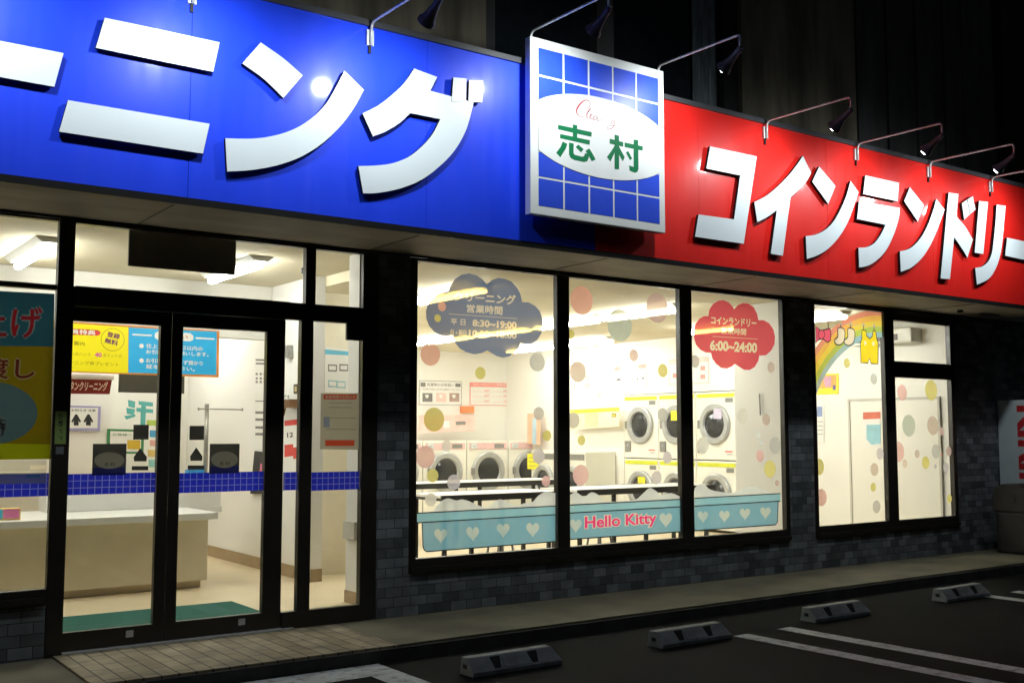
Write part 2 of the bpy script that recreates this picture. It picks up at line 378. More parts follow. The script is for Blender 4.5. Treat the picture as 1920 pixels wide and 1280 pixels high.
def flatten(mb, plane, d=0.0012, owner=None):
    """one printed film: the topmost ink wins wherever outlines overlap, nothing lies on anything"""
    ax = 0 if plane.ax == 'Y' else 1
    o = mb.v[0]; vs = [Vector((p[ax] - o[ax], p.z - o.z)) for p in mb.v]
    keep = []
    for i, f in enumerate(mb.f):
        a = 0.0
        for j in range(len(f)): p, q = vs[f[j]], vs[f[(j + 1) % len(f)]]; a += p.x * q.y - q.x * p.y
        if abs(a) > 1e-9: keep.append((i, f if a > 0 else f[::-1]))
    K = 50.0
    vs = [p * K for p in vs]
    es = set()
    for i, f in keep:
        for j in range(len(f)):
            p, q = f[j], f[(j + 1) % len(f)]
            if (vs[p] - vs[q]).length > 1e-5: es.add((min(p, q), max(p, q)))
    r = delaunay_2d_cdt(vs, list(es), [], 0, 1e-4, False)
    rv = np.array([(p.x, p.y) for p in r[0]]); tri = np.array([f[:3] for f in r[2]])
    cen = rv[tri].mean(axis=1); best = np.full(len(tri), -1); bl = np.full(len(tri), -1)
    for k, (i, f) in enumerate(keep):
        P_ = np.array([(vs[j].x, vs[j].y) for j in f])
        idx = np.nonzero((cen[:, 0] >= P_[:, 0].min()) & (cen[:, 0] <= P_[:, 0].max()) & (cen[:, 1] >= P_[:, 1].min()) & (cen[:, 1] <= P_[:, 1].max()) & (bl <= mb.lay[i]))[0]
        if not len(idx): continue
        ins = np.zeros(len(idx), bool); x, y = cen[idx, 0], cen[idx, 1]
        for j in range(len(P_)):
            (x1, y1), (x2, y2) = P_[j], P_[(j + 1) % len(P_)]
            if y1 != y2: c = ((y1 > y) != (y2 > y)) & (x < (x2 - x1) * (y - y1) / (y2 - y1) + x1); ins ^= c
        best[idx[ins]] = i; bl[idx[ins]] = mb.lay[i]
    res = []
    for ow in ([None] if owner is None else sorted(set(owner))):
        out = MB(); out.mats = []; re = {}
        for t, i in zip(tri, best):
            if i < 0 or (ow is not None and owner[i] != ow): continue
            f = []
            for q in t:
                if q not in re: re[q] = len(out.v); out.v.append(plane.pt(rv[q][0] / K + o[ax], rv[q][1] / K + o.z, d))
                f.append(re[q])
            out.f.append(f); out.m.append(out.mi(mb.mats[mb.m[i]])); out.sm.append(False); out.lay.append(0)
        res.append(out)
    return res[0] if owner is None else res
def smooth_poly(pts, n=6, closed=True):
    """Catmull-Rom through the traced points"""
    out = []; m = len(pts)
    for i in range(m if closed else m - 1):
        p0, p1, p2, p3 = (pts[(i - 1) % m] if closed or i else pts[0]), pts[i], pts[(i + 1) % m], (pts[(i + 2) % m] if closed or i + 2 < m else pts[-1])
        for k in range(n):
            t = k / n
            out.append(tuple(0.5 * (2 * p1[j] + (p2[j] - p0[j]) * t + (2 * p0[j] - 5 * p1[j] + 4 * p2[j] - p3[j]) * t * t + (3 * p1[j] - p0[j] - 3 * p2[j] + p3[j]) * t ** 3) for j in (0, 1)))
    if not closed: out.append(pts[-1])
    return out

# ================================================================== SETTING: ground
g = MB()
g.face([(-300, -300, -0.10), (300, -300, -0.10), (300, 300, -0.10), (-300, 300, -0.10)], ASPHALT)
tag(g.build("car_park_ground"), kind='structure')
KY = -0.98
pv = MB(); pv.box(1.72, 3.74, KY, -0.002, -0.099, 0.0, PAVETILE); tag(pv.build("entrance_pavement"), kind='structure')
pv = MB(); pv.box(-6, 1.716, KY - 0.0, -0.002, -0.099, -0.012, PAVECONC); pv.box(3.744, 22, KY, -0.002, -0.099, 0.0, PAVECONC)
tag(pv.build("pavement"), kind='structure')
KERB = P('dark_kerb_stone', (0.035, 0.035, 0.032), 0.9, var=0.4, scale=5)
kb = MB(); kb.box(-6, 22, KY - 0.03, KY - 0.001, -0.099, -0.016, KERB); tag(kb.build('kerb'), kind='structure')
def zq(pts, z): return [atZ(x, y, z) for x, y in pts]
ln = MB(); zz = -0.096
ln.face([(-2, -1.19, zz), (3.36, -1.19, zz), (3.36, -1.36, zz), (-2, -1.36, zz)][::-1], ROADPAINT) if False else None
ln.face([(-2.5, -1.34, zz), (3.56, -1.34, zz), (3.56, -1.03, zz), (-2.5, -1.03, zz)], ROADPAINT)
ln.face([(3.34, -7.0, zz), (3.56, -7.0, zz), (3.56, -1.345, zz), (3.34, -1.345, zz)], ROADPAINT)
tag(ln.build("painted_corner_line"), kind='structure')
ln = MB()
for x0, x1 in ((6.24, 6.40), (6.74, 6.90), (9.64, 9.80), (10.13, 10.29), (13.0, 13.16), (13.5, 13.66)):
    ln.face([(x0 + 0.13, -6.2, zz), (x1 + 0.13, -6.2, zz), (x1, -1.74, zz), (x0, -1.74, zz)], ROADPAINT)
tag(ln.build("parking_bay_lines"), kind='structure')

# ================================================================== THE SHOP BUILDING
B = thing("shop_building", "single-storey laundry shop with dark framed windows, grey wall tiles and a deep sign canopy", "building", (0, 0, 0))
SOF = 2.885
# tiled piers and plinths
wl = MB()
def wallbox(x0, x1, z0, z1, y0=0.0, y1=0.065): wl.box(x0, x1, y0, y1, z0, z1, BRICK)
wallbox(4.095, 4.385, 0.0, SOF); wallbox(4.385, 9.005, 0.0, 0.325); wallbox(9.005, 9.405, 0.0, SOF)
wallbox(9.405, 12.105, 0.0, 0.325); wallbox(12.105, 14.6, 0.0, SOF); wl.build("tiled_wall", B)
wl = MB(); wallbox(-3.0, 1.665, -0.012, 0.325); wl.build("tiled_wall", B)
# header strip over the openings
hd = MB(); hd.box(-3.0, 14.6, -0.004, 0.067, SOF, SOF + 0.3, DARKTRIM); hd.build("window_header", B)
# canopy
cn = MB(); cn.box(-3.0, 14.3, -0.845, -0.006, SOF + 0.016, SOF + 0.05, SOFFIT)
for x in [0.35 + 1.82 * i for i in range(8)]:            # joints of the soffit boards
    cn.box(x, x + 0.007, -0.80, -0.02, SOF + 0.012, SOF + 0.018, DARKTRIM)
cn.build("soffit", B)
cn = MB(); cn.box(-3.0, 14.3, -0.80, 0.0, SOF + 0.052, 4.30, DARKTRIM); cn.box(-3.0, 14.3, 0.0, 0.067, SOF + 0.302, 4.30, DARKTRIM); cn.build("canopy_body", B)
# wall above the canopy: concrete panels and tall dark window bays
uw = MB(); H1 = 9.5
for x0, x1, y, m in ((-3.0, 2.05, 0.30, UPCONC), (2.07, 5.33, 0.30, UPCONC), (8.72, 10.72, 0.30, UPCONC), (13.1, 13.6, 0.34, UPDARK)):
    uw.box(x0, x1, y, y + 0.3, 4.0, H1, m)
uw.box(5.33, 5.47, 0.36, 0.6, 4.0, H1, UPDARK); uw.box(6.7, 6.92, 0.36, 0.6, 4.0, H1, UPDARK); uw.box(8.5, 8.72, 0.36, 0.6, 4.0, H1, DARKTRIM)
uw.box(10.72, 10.84, 0.42, 0.6, 4.0, H1, DARKTRIM)
for i in range(5): uw.box(10.84 + i * 0.62, 11.40 + i * 0.62, 0.36, 0.6, 4.0, H1, UPDARK); uw.box(11.40 + i * 0.62, 11.46 + i * 0.62, 0.44, 0.6, 4.0, H1, DARKTRIM)
uw.box(-3.0, 14.6, 0.62, 0.8, 4.0, H1, DARKTRIM)
uw.build("upper_wall", B)
uwin = MB(); uwin.box(5.47, 6.70, 0.47, 0.49, 4.0, H1, UPGLASS); uwin.box(6.92, 8.10, 0.47, 0.49, 4.0, H1, UPGLASS); uwin.build("upper_window", B)
cu = MB()
for i in range(7):
    a = 8.10 + i * 0.0571; cu.face([(a, 0.44 + 0.03 * (i % 2), 4.0), (a + 0.0571, 0.44 + 0.03 * ((i + 1) % 2), 4.0), (a + 0.0571, 0.44 + 0.03 * ((i + 1) % 2), H1), (a, 0.44 + 0.03 * (i % 2), H1)], CURTAIN)
cu.build("curtain", B)

# ---- window frames (bars stand from Y = 0 to 0.09, panes at Y = 0.05)
GY = 0.03
def frame(name, bars, y0=0.0, y1=0.06):
    f = MB()
    for x0, x1, z0, z1 in bars: f.box(x0, x1, y0, y1, z0, z1, FRAME)
    return f.build(name, B, bevel=0.003)
def pane(par, x0, x1, z0, z1, y=GY):
    p = MB(); p.box(x0 - 0.004, x1 + 0.004, y, y + 0.006, z0 - 0.004, z1 + 0.004, GLASS); return p.build("pane", par)
def cut(x0, x1, xs, z0, z1, zb, zt):
    """bars of a frame with openings xs = [(a, b)] between zb and zt, butted end to end"""
    bars = [(x0, x1, z0, zb), (x0, x1, zt, z1)]; p = x0
    for a, b in xs: bars.append((p, a, zb, zt)); p = b
    bars.append((p, x1, zb, zt)); return bars
W1 = frame("laundry_window", cut(4.389, 9.001, [(4.455, 5.905), (6.045, 7.43), (7.595, 8.945)], 0.329, 2.881, 0.44, 2.858))
for a, b in ((4.455, 5.905), (6.045, 7.43), (7.595, 8.945)): pane(W1, a, b, 0.44, 2.858)
sill = MB(); sill.box(4.40, 8.99, -0.03, -0.002, 0.335, 0.375, FRAME); sill.build("sill", W1)
W2 = frame("side_window", cut(9.409, 12.101, [(9.475, 10.71)], 0.329, 2.881, 0.445, 2.845)[:3] +
           [(10.71, 10.895, 0.445, 2.845), (12.03, 12.101, 0.445, 2.845), (10.895, 12.03, 2.76, 2.845), (10.895, 12.03, 2.095, 2.285)])
pane(W2, 9.475, 10.71, 0.445, 2.845); pane(W2, 10.895, 12.03, 2.285, 2.76); pane(W2, 10.895, 12.03, 0.445, 2.095)
sill = MB(); sill.box(9.42, 12.09, -0.03, -0.002, 0.335, 0.375, FRAME); sill.build("sill", W2)
W3 = frame("front_window", [(-3.0, 1.665, 0.329, 0.435), (-3.0, 1.665, 2.40, 2.435), (-3.0, 1.665, 2.865, 2.881), (-0.1, 0.02, 0.435, 2.40), (-0.1, 0.02, 2.435, 2.865)])
for a, b in ((-3.0, -0.1), (0.02, 1.665)): pane(W3, a, b, 0.435, 2.40); pane(W3, a, b, 2.435, 2.865)
sill = MB(); sill.box(-3.0, 1.66, -0.035, -0.002, 0.345, 0.385, FRAME); sill.build("sill", W3)
# entrance: frame with transoms, two sliding leaves, two side lights
EN = frame("entrance_frame", [(1.668, 1.772, -0.002, 2.881), (3.955, 4.091, 0.002, 2.881), (1.772, 3.955, 2.865, 2.881),
                              (1.772, 3.955, 2.305, 2.435), (3.462, 3.545, 2.435, 2.865), (3.432, 3.533, 0.125, 2.305), (3.315, 3.955, 0.002, 0.125)])
pane(EN, 1.772, 3.462, 2.435, 2.865); pane(EN, 3.545, 3.955, 2.435, 2.865); pane(EN, 3.533, 3.955, 0.125, 2.305); pane(EN, 3.315, 3.432, 0.125, 2.305)
op = MB(); op.box(1.776, 3.311, -0.05, 0.085, 2.30, 2.432, FRAME); op.build("door_operator", B, bevel=0.004)
trk = MB(); trk.box(1.776, 3.40, -0.02, 0.10, 0.0015, 0.012, GALV); trk.build("door_track", B)
def leaf(x0, x1, g0, g1):
    f = MB(); z0, z1 = 0.018, 2.298
    for q in ((x0, x1, z0, 0.135), (x0, x1, 2.203, z1), (x0, g0, 0.135, 2.203), (g1, x1, 0.135, 2.203)): f.box(q[0], q[1], 0.02, 0.07, q[2], q[3], FRAME)
    f.box(g1 - 0.18, g1 - 0.13, 0.014, 0.0195, 0.065, 0.11, GALV)
    o = f.build("sliding_door", B); pane(o, g0, g1, 0.135, 2.203, 0.035); return o
leaf(1.776, 2.447, 1.782, 2.370); leaf(2.453, 3.31, 2.530, 3.165)
sn = MB(); sn.box(3.80, 3.953, -0.03, -0.002, 2.17, 2.305, DARKTRIM); sn.build("door_sensor", B, bevel=0.006)
fx = MB(); fx.tube([(11.55, -0.45, SOF - 0.002), (11.55, -0.45, SOF - 0.03)], 0.035, DARKTRIM, 16); fx.build("soffit_camera", B)
fx = MB(); fx.box(12.1, 12.45, -0.42, -0.36, SOF - 0.012, SOF - 0.001, DARKTRIM); fx.build("soffit_vent", B)

# ---- rooms behind the glass
FZ = 0.03; LC = 2.98; KC = 2.88
def part(name, boxes, mat):
    m = MB()
    for b in boxes: m.box(*b, mat)
    return m.build(name, B)
part("lobby_floor", [(-3, 4.598, 0.102, 6.2, -0.05, FZ)], FLOOR)
part("laundry_floor", [(4.60, 13.0, 0.068, 9.6, -0.05, FZ)], FLOOR)
part("lobby_ceiling", [(-3, 4.598, 0.068, 6.2, LC, LC + 0.1)], CEIL)
part("laundry_ceiling", [(4.60, 13.0, 0.068, 9.6, KC, KC + 0.2)], CEIL)
part("lobby_bulkhead", [(-3, 4.478, 3.05, 3.2, 2.42, LC - 0.002)], WALL)
part("lobby_back_wall", [(-3, 4.478, 5.6, 5.75, FZ, LC - 0.002)], WALL)
part("lobby_left_wall", [(-2.9, -2.75, 0.1, 5.598, FZ, LC - 0.002)], WALL)
part("lobby_side_wall", [(4.48, 4.598, 2.02, 5.75, FZ, LC - 0.002)], WHITEWALL)
part("door_jamb", [(4.46, 4.478, 2.02, 2.10, FZ, 2.35)], WHITE)
part("passage_wall", [(4.60, 5.30, 2.42, 2.55, FZ, KC - 0.002)], CREAMPANEL)
part("stub_wall", [(4.215, 4.38, 0.068, 0.76, FZ, LC - 0.002)], WHITEWALL)
part("laundry_left_wall", [(5.18, 5.30, 2.552, 8.5, FZ, KC - 0.002)], WALL)
part("laundry_back_wall", [(5.18, 11.5, 8.502, 8.65, FZ, KC - 0.002)], WALL)
part("dryer_wall", [(11.36, 11.5, 5.27, 8.5, FZ, KC - 0.002), (11.36, 11.5, 2.78, 2.885, FZ, KC - 0.002), (11.36, 11.5, 2.885, 5.27, 2.05, KC - 0.002), (11.5, 12.1, 2.78, 2.9, FZ, KC - 0.002)], WALL)
part("right_wall", [(12.108, 12.25, 0.068, 2.78, FZ, KC - 0.002)], WALL)
part("window_pillar", [(9.12, 9.28, 0.068, 0.86, FZ, KC - 0.002)], WALL)
sk = MB(); sk.box(4.468, 4.4785, 2.105, 5.598, FZ + 0.001, FZ + 0.12, SKIRT); sk.box(4.48, 4.598, 2.008, 2.0195, FZ + 0.001, FZ + 0.12, SKIRT)
sk.box(4.205, 4.2145, 0.07, 0.76, FZ + 0.001, FZ + 0.1, SKIRT); sk.box(-2.7, 4.46, 5.588, 5.5985, FZ + 0.001, FZ + 0.12, SKIRT)
sk.build("skirting_board", B)
sk = MB(); sk.box(12.096, 12.1075, 0.5, 2.77, FZ + 0.001, FZ + 0.08, SKIRT); sk.build("skirting_board", B)
sk = MB(); sk.box(5.302, 11.35, 8.49, 8.5015, FZ + 0.001, FZ + 0.1, SKIRT); sk.build("skirting_board", B)

# ================================================================== SIGNS
BL = thing("blue_sign", "long glossy blue fascia sign with big raised white katakana over the entrance", "sign", (1.5, -0.85, 2.93))
def panels(root, x0, x1, mat, joints):
    xs = [x0] + [j for j in joints if x0 < j < x1] + [x1]
    for a, b in zip(xs, xs[1:]):
        m = MB(); m.box(a + 0.0015, b - 0.0015, -0.85, -0.832, 2.945, 4.36, mat); m.build("panel", root)
    m = MB(); m.box(x0, x1, -0.872, -0.81, 4.361, 4.405, GREYTRIM); m.build("top_trim", root)
    m = MB(); m.box(x0, x1, -0.864, -0.847, 2.900, 2.944, EDGE); m.build("bottom_trim", root)
panels(BL, -3.0, 5.64, BLUE, [-1.3, 0.47, 2.245, 4.02])
RD = thing("red_sign", "long glossy red fascia sign with raised white katakana to the right of the square box", "sign", (10.0, -0.85, 2.93))
panels(RD, 5.641, 14.3, REDP, [6.85, 8.64, 10.42, 12.2])
LP = Pl('Y', -0.893)
def letter(root, px, name="letter", smooth=None):
    m = MB(); m.prism([LP.px(x, y) for x, y in px], (0, 0.028, 0), LETTER, LETSIDE, back=False); o = m.build(name, root); return o
def sm(pts): return smooth_poly(pts, 5, closed=False)
c1 = crop(0, 0, 2.977); c2 = crop(640, 0, 2.559)
letter(BL, [(-150, 48), (119.2, 100), (101.8, 163), (-170, 114)])
letter(BL, c1([(585, 100), (1226, 238), (1190, 402), (535, 268)]))
letter(BL, c1([(380, 560), (1170, 692), (1133, 858), (330, 735)]))
letter(BL, c1(sm([(1455, 238), (1580, 325), (1690, 422)]) + sm([(1582, 548), (1470, 440), (1352, 355)])))
letter(BL, sm([(645.9, 132.9), (682.2, 168.8)]) + sm([(682.2, 168.8), (663.4, 203), (638, 237), (604.6, 268.7), (564.3, 294), (517.3, 310.7), (470, 319), (426, 321.8)])[1:]
       + sm([(422.6, 259.3), (470, 260.3), (510.6, 255.3), (550.9, 242.5), (584.5, 221.7), (611.4, 194.8), (631.5, 161.2), (645.9, 132.9)])[:-1])
letter(BL, c2([(350, 330), (460, 370), (427, 436)] + sm([(635, 492), (600, 620), (545, 720), (470, 800), (380, 865), (280, 905), (180, 925), (105, 928)])
       + sm([(82, 797), (160, 795), (240, 785), (320, 755), (390, 700), (440, 640), (475, 572)]) + sm([(330, 543), (280, 590), (215, 630), (152, 655)]) + sm([(102, 545), (180, 505), (250, 450), (305, 395), (350, 330)])[:-1]))
LP = Pl('Y', -0.897)
letter(BL, c2([(538, 372), (600, 378), (598, 490), (530, 488)]), "voicing_mark"); letter(BL, c2([(614, 385), (680, 388), (676, 492), (610, 490)]), "voicing_mark")
LP = Pl('Y', -0.893)
cA = crop(1290, 260, 4.924); cB = crop(1580, 310, 5.12)
letter(RD, cA([(205, 72), (635, 165), (515, 970), (65, 905), (98, 700), (425, 745), (482, 340), (170, 275)]))
letter(RD, cA([(1062, 160), (1138, 318)] + sm([(1138, 318), (1100, 385), (1040, 455), (948, 540)])[1:] + [(875, 1080), (765, 1062), (820, 660)] + sm([(820, 660), (735, 722), (640, 770)])[1:]
       + sm([(612, 585), (720, 530), (820, 450), (920, 350), (1000, 250), (1062, 160)])[:-1]))
letter(RD, cA([(1212, 258), (1362, 437), (1295, 603), (1148, 398)]))
letter(RD, cA([(1500, 390)] + sm([(1575, 495), (1540, 600), (1480, 760), (1400, 900), (1300, 1010), (1200, 1075), (1098, 1110)]) + sm([(1088, 900), (1180, 885), (1270, 840), (1340, 770), (1400, 670), (1450, 560), (1480, 470), (1500, 390)])[:-1]))
letter(RD, cB([(218, 98), (542, 168), (528, 345), (198, 275)]))
letter(RD, cB([(158, 345)] + sm([(548, 408), (545, 480), (520, 580), (480, 690), (420, 810), (340, 900), (250, 960), (158, 980)]) + sm([(152, 790), (230, 785), (300, 750), (350, 690), (390, 620), (412, 570)]) + [(138, 515)]))
letter(RD, cB([(645, 210), (778, 378), (722, 540), (590, 345)]))
letter(RD, cB([(900, 325)] + sm([(978, 425), (945, 520), (900, 640), (840, 770), (760, 890), (660, 980), (558, 1022)]) + sm([(550, 825), (630, 805), (700, 755), (760, 680), (810, 590), (850, 490), (880, 400), (900, 325)])[:-1]))
letter(RD, cB([(1018, 262), (1112, 275), (1092, 490), (1180, 590), (1250, 712), (1198, 885), (1140, 790), (1070, 688), (1030, 1092), (940, 1085)]))
letter(RD, cB([(1145, 365), (1193, 330), (1222, 470), (1168, 522)]), "voicing_mark"); letter(RD, cB([(1198, 327), (1250, 296), (1276, 425), (1226, 467)]), "voicing_mark")
letter(RD, cB([(1310, 342), (1395, 352), (1350, 852), (1268, 838)]))
letter(RD, cB([(1478, 378)] + sm([(1565, 388), (1550, 560), (1533, 740), (1510, 870), (1470, 990), (1400, 1090), (1290, 1145)]) + sm([(1272, 985), (1340, 970), (1400, 920), (1435, 830), (1452, 700), (1468, 540), (1478, 378)])[:-1]))
letter(RD, cB([(1578, 695), (2150, 812), (2130, 985), (1560, 868)]))

# ---- square box sign
SX0, SX1, SZ0, SZ1, SY = 4.88, 6.31, 3.14, 4.552, -0.98
SB = thing("box_sign", "square box sign with white oval and green kanji on a blue grid", "sign", (5.49, -0.86, SZ0))
m = MB(); m.box(SX0, SX1, SY, SY + 0.07, SZ0, SZ1, BOXWHITE); m.build("cabinet", SB, bevel=0.006)
for x in (5.1, 5.85):
    m = MB(); m.box(x, x + 0.06, SY + 0.072, -0.852, 3.4, 4.26, DARKTRIM); m.build("bracket", SB)
sp = Pl('Y', SY)
gx0, gx1, gz0, gz1 = SX0 + 0.078, SX1 - 0.066, SZ0 + 0.072, SZ1 - 0.078
m = MB(); nx = 5; gap = 0.017; cw = (gx1 - gx0 - gap * (nx - 1)) / nx
rows = [gz1, gz1 - 0.215, gz1 - 0.232, gz1 - 0.44, gz1 - 0.457, gz1 - 0.665, gz1 - 0.682, gz0 + 0.44, gz0 + 0.423, gz0 + 0.233, gz0 + 0.216, gz0]
for i in range(nx):
    a = gx0 + i * (cw + gap)
    for t, b in zip(rows[::2], rows[1::2]): m.face([sp.pt(a, b, 0.002), sp.pt(a + cw, b, 0.002), sp.pt(a + cw, t, 0.002), sp.pt(a, t, 0.002)], BOXBLUE)
m.build("blue_grid", SB, recalc=False)
ccx, ccz = (gx0 + gx1) / 2, (SZ0 + SZ1) / 2 + 0.005; bb = 0.335; hw = (gx1 - gx0) / 2 + 0.002; aa = hw / math.sqrt(1 - (0.20 / bb) ** 2)
top = [(-hw + 2 * hw * i / 40) for i in range(41)]
ov = [(x, bb * math.sqrt(max(0, 1 - (x / aa) ** 2))) for x in top] + [(x, -bb * math.sqrt(max(0, 1 - (x / aa) ** 2))) for x in reversed(top)]
m = MB(); m.prism([sp.pt(ccx + x, ccz + z, 0.006) for x, z in ov], (0, 0.003, 0), BOXWHITE); m.build("white_oval", SB)
pr = Print(sp, 0.0075)
ck = crop(1020, 170, 7.527)
for q in ([(190, 485), (665, 590), (662, 655), (190, 550)], [(400, 480), (462, 495), (460, 690), (398, 675)], [(220, 615), (640, 705), (635, 768), (218, 675)],
          [(255, 722), (320, 755), (300, 820), (222, 945), (165, 880), (225, 800)], [(345, 735), (412, 750), (408, 885), (425, 910), (530, 937), (555, 930), (575, 885), (625, 900), (622, 955), (600, 1000), (555, 1010), (420, 980), (370, 955), (345, 905)],
          [(475, 765), (550, 830), (515, 875), (440, 800)], [(630, 820), (670, 880), (720, 975), (665, 1000), (620, 920), (578, 855)],
          [(920, 682), (1110, 732), (1110, 795), (918, 750)], [(990, 625), (1050, 640), (1052, 1115), (988, 1110)], [(1000, 765), (1000, 850), (930, 1005), (880, 940), (940, 860)], [(1045, 780), (1080, 850), (1130, 940), (1105, 1000), (1045, 900)],
          [(1130, 735), (1385, 790), (1385, 850), (1130, 798)], [(1258, 690), (1322, 705), (1325, 1110), (1310, 1150), (1270, 1160), (1200, 1130), (1192, 1060), (1258, 1080)], [(1180, 855), (1235, 960), (1205, 985), (1150, 875)]):
    pr.sheet(ck(q), GREEN, 0)
flatten(pr.mb, sp, 0.0075).build("green_kanji", SB, recalc=False)
pr = Print(sp, 0.0075)
def stroke(pts, ws, q=True):
    pp = smooth_poly(ck(pts), 5, closed=False); n = len(pp); k = 1.0
    wi = []
    for i in range(n):
        t = i / (n - 1) * (len(ws) - 1); a = int(min(t, len(ws) - 2)); f = t - a; wi.append((ws[a] * (1 - f) + ws[a + 1] * f) * 0.00045)
    ribbon(pr.mb, pr.pts(pp, 0), wi, SCRIPT, sp.n)
stroke([(552, 215), (560, 255), (600, 255), (640, 215), (640, 165), (590, 138), (530, 165), (470, 235), (450, 300), (480, 355), (530, 372), (575, 350)], [5, 6, 8, 12, 12, 14, 26, 38, 30, 14, 8, 5])
stroke([(575, 350), (625, 300), (650, 262), (632, 268), (600, 330), (600, 385), (625, 395)], [5, 8, 10, 14, 22, 18, 6])
stroke([(625, 395), (668, 350), (672, 335), (650, 345), (640, 380), (655, 402), (685, 398)], [5, 8, 9, 14, 16, 10, 5])
stroke([(745, 372), (715, 362), (690, 385), (692, 412), (715, 415), (745, 380), (742, 410), (755, 432), (775, 425)], [9, 10, 14, 14, 8, 8, 12, 10, 4])
pr.mb.build("script_lettering", SB, recalc=False); pr = Print(sp, 0.0075)
stroke([(775, 425), (785, 392), (800, 402), (792, 440)], [3, 4, 4, 3]); stroke([(792, 440), (815, 405), (828, 418), (822, 450), (840, 445)], [3, 4, 4, 4, 3])  # middle letters drawn thin, imitating glare that washes them out
stroke([(985, 425), (955, 425), (940, 455), (955, 472), (985, 435), (985, 480), (950, 535), (905, 548), (885, 525), (920, 500), (1010, 495), (1080, 480), (1100, 435)], [9, 10, 12, 8, 10, 14, 14, 9, 6, 6, 8, 7, 3])
pr.mb.build("script_lettering", SB, recalc=False)

# ================================================================== SIGN LAMPS
def sign_lamp():
    root = thing("sign_lamp", "", "lamp", (3.53, -0.86, 4.2), "spotlights on arms along the sign tops")
    X = 3.53
    m = MB(); m.box(X - 0.028, X + 0.028, -0.874, -0.852, 4.215, 4.33, PLATE); m.box(X - 0.01, X + 0.01, -0.87, -0.852, 4.16, 4.2145, DARKTRIM); m.build("bracket", root)
    path = [(X, -0.888, 4.21), (X, -0.888, 4.33), (X, -0.895, 4.36), (X, -0.915, 4.378), (X, -0.95, 4.382), (X, -1.80, 4.372), (X, -1.825, 4.366), (X, -1.835, 4.345), (X, -1.835, 4.25)]
    m = MB(); m.tube(path, 0.0105, GALV, 10); m.build("arm", root)
    a = Vector((X, -1.845, 4.262)); d = Vector((0, 0.85, -0.53)).normalized()
    hd = MB(); hd.tube([a + d * t for t in (0, 0.02, 0.03, 0.09, 0.13, 0.19, 0.215, 0.235)], [0.02, 0.027, 0.024, 0.027, 0.033, 0.046, 0.062, 0.064], LAMPBODY, 20, cap=False)
    hd.face([a + d * 0.0 + Vector((0.02 * math.cos(t), 0.02 * math.sin(t) * 0.53, 0.02 * math.sin(t) * 0.85)) for t in [i * math.pi / 5 for i in range(10)]], LAMPBODY)
    h = hd.build("lamp_head", root)
    bm_ = MB(); c = a + d * 0.214
    pts = [(c + d * (0.044 * math.sin(q)), 0.052 * math.cos(q)) for q in [i * math.pi / 2 / 5 for i in range(6)]]
    bm_.tube([p for p, r in pts], [max(r, 0.002) for p, r in pts], BULB, 18); bm_.build("bulb", h)
    L = bpy.data.lights.new("lamp_light", 'SPOT'); L.energy = SPOT_W; L.spot_size = R(146); L.spot_blend = 1.0; L.shadow_soft_size = 0.05; L.color = (0.93, 0.99, 1.0)
    lo = bpy.data.objects.new("lamp_light", L); COL.objects.link(lo); lo.parent = root; WL[lo] = WL[root].copy()
    lo.location = (a + d * 0.275) - WL[root]; lo.rotation_euler = d.to_track_quat('-Z', 'Y').to_euler()
    return root
L0 = sign_lamp()
lamps = [(0.93, 0, "unseen leftmost sign lamp, added to light the cut-off end of the blue sign"), (2.235, 0, "sign lamp whose bracket tip just shows at the top above the two white bars"),  # first lamp continues the row out of view, added to light the left end
         (3.53, 0, "spotlight with dark cone head over the blue sign, left of the box sign"), (4.955, 0.25, "spotlight on the arm rising from the left corner of the square box sign"),
         (6.335, 0.25, "spotlight on the arm rising from the right corner of the square box sign"), (7.73, 0, "spotlight with brightly lit bulb over the left end of the red sign"),
         (9.10, 0, "second spotlight from the left along the red sign, its bulb nearly hidden"), (10.36, 0, "third spotlight from the left along the red sign"), (11.57, 0, "rightmost spotlight of the red sign, its arm cut off by the photo edge")]
for x, dz, lab in lamps:
    o = L0 if x == 3.53 else copy_tree(L0, None, (x - 3.53, 0, dz))
    o['label'] = lab

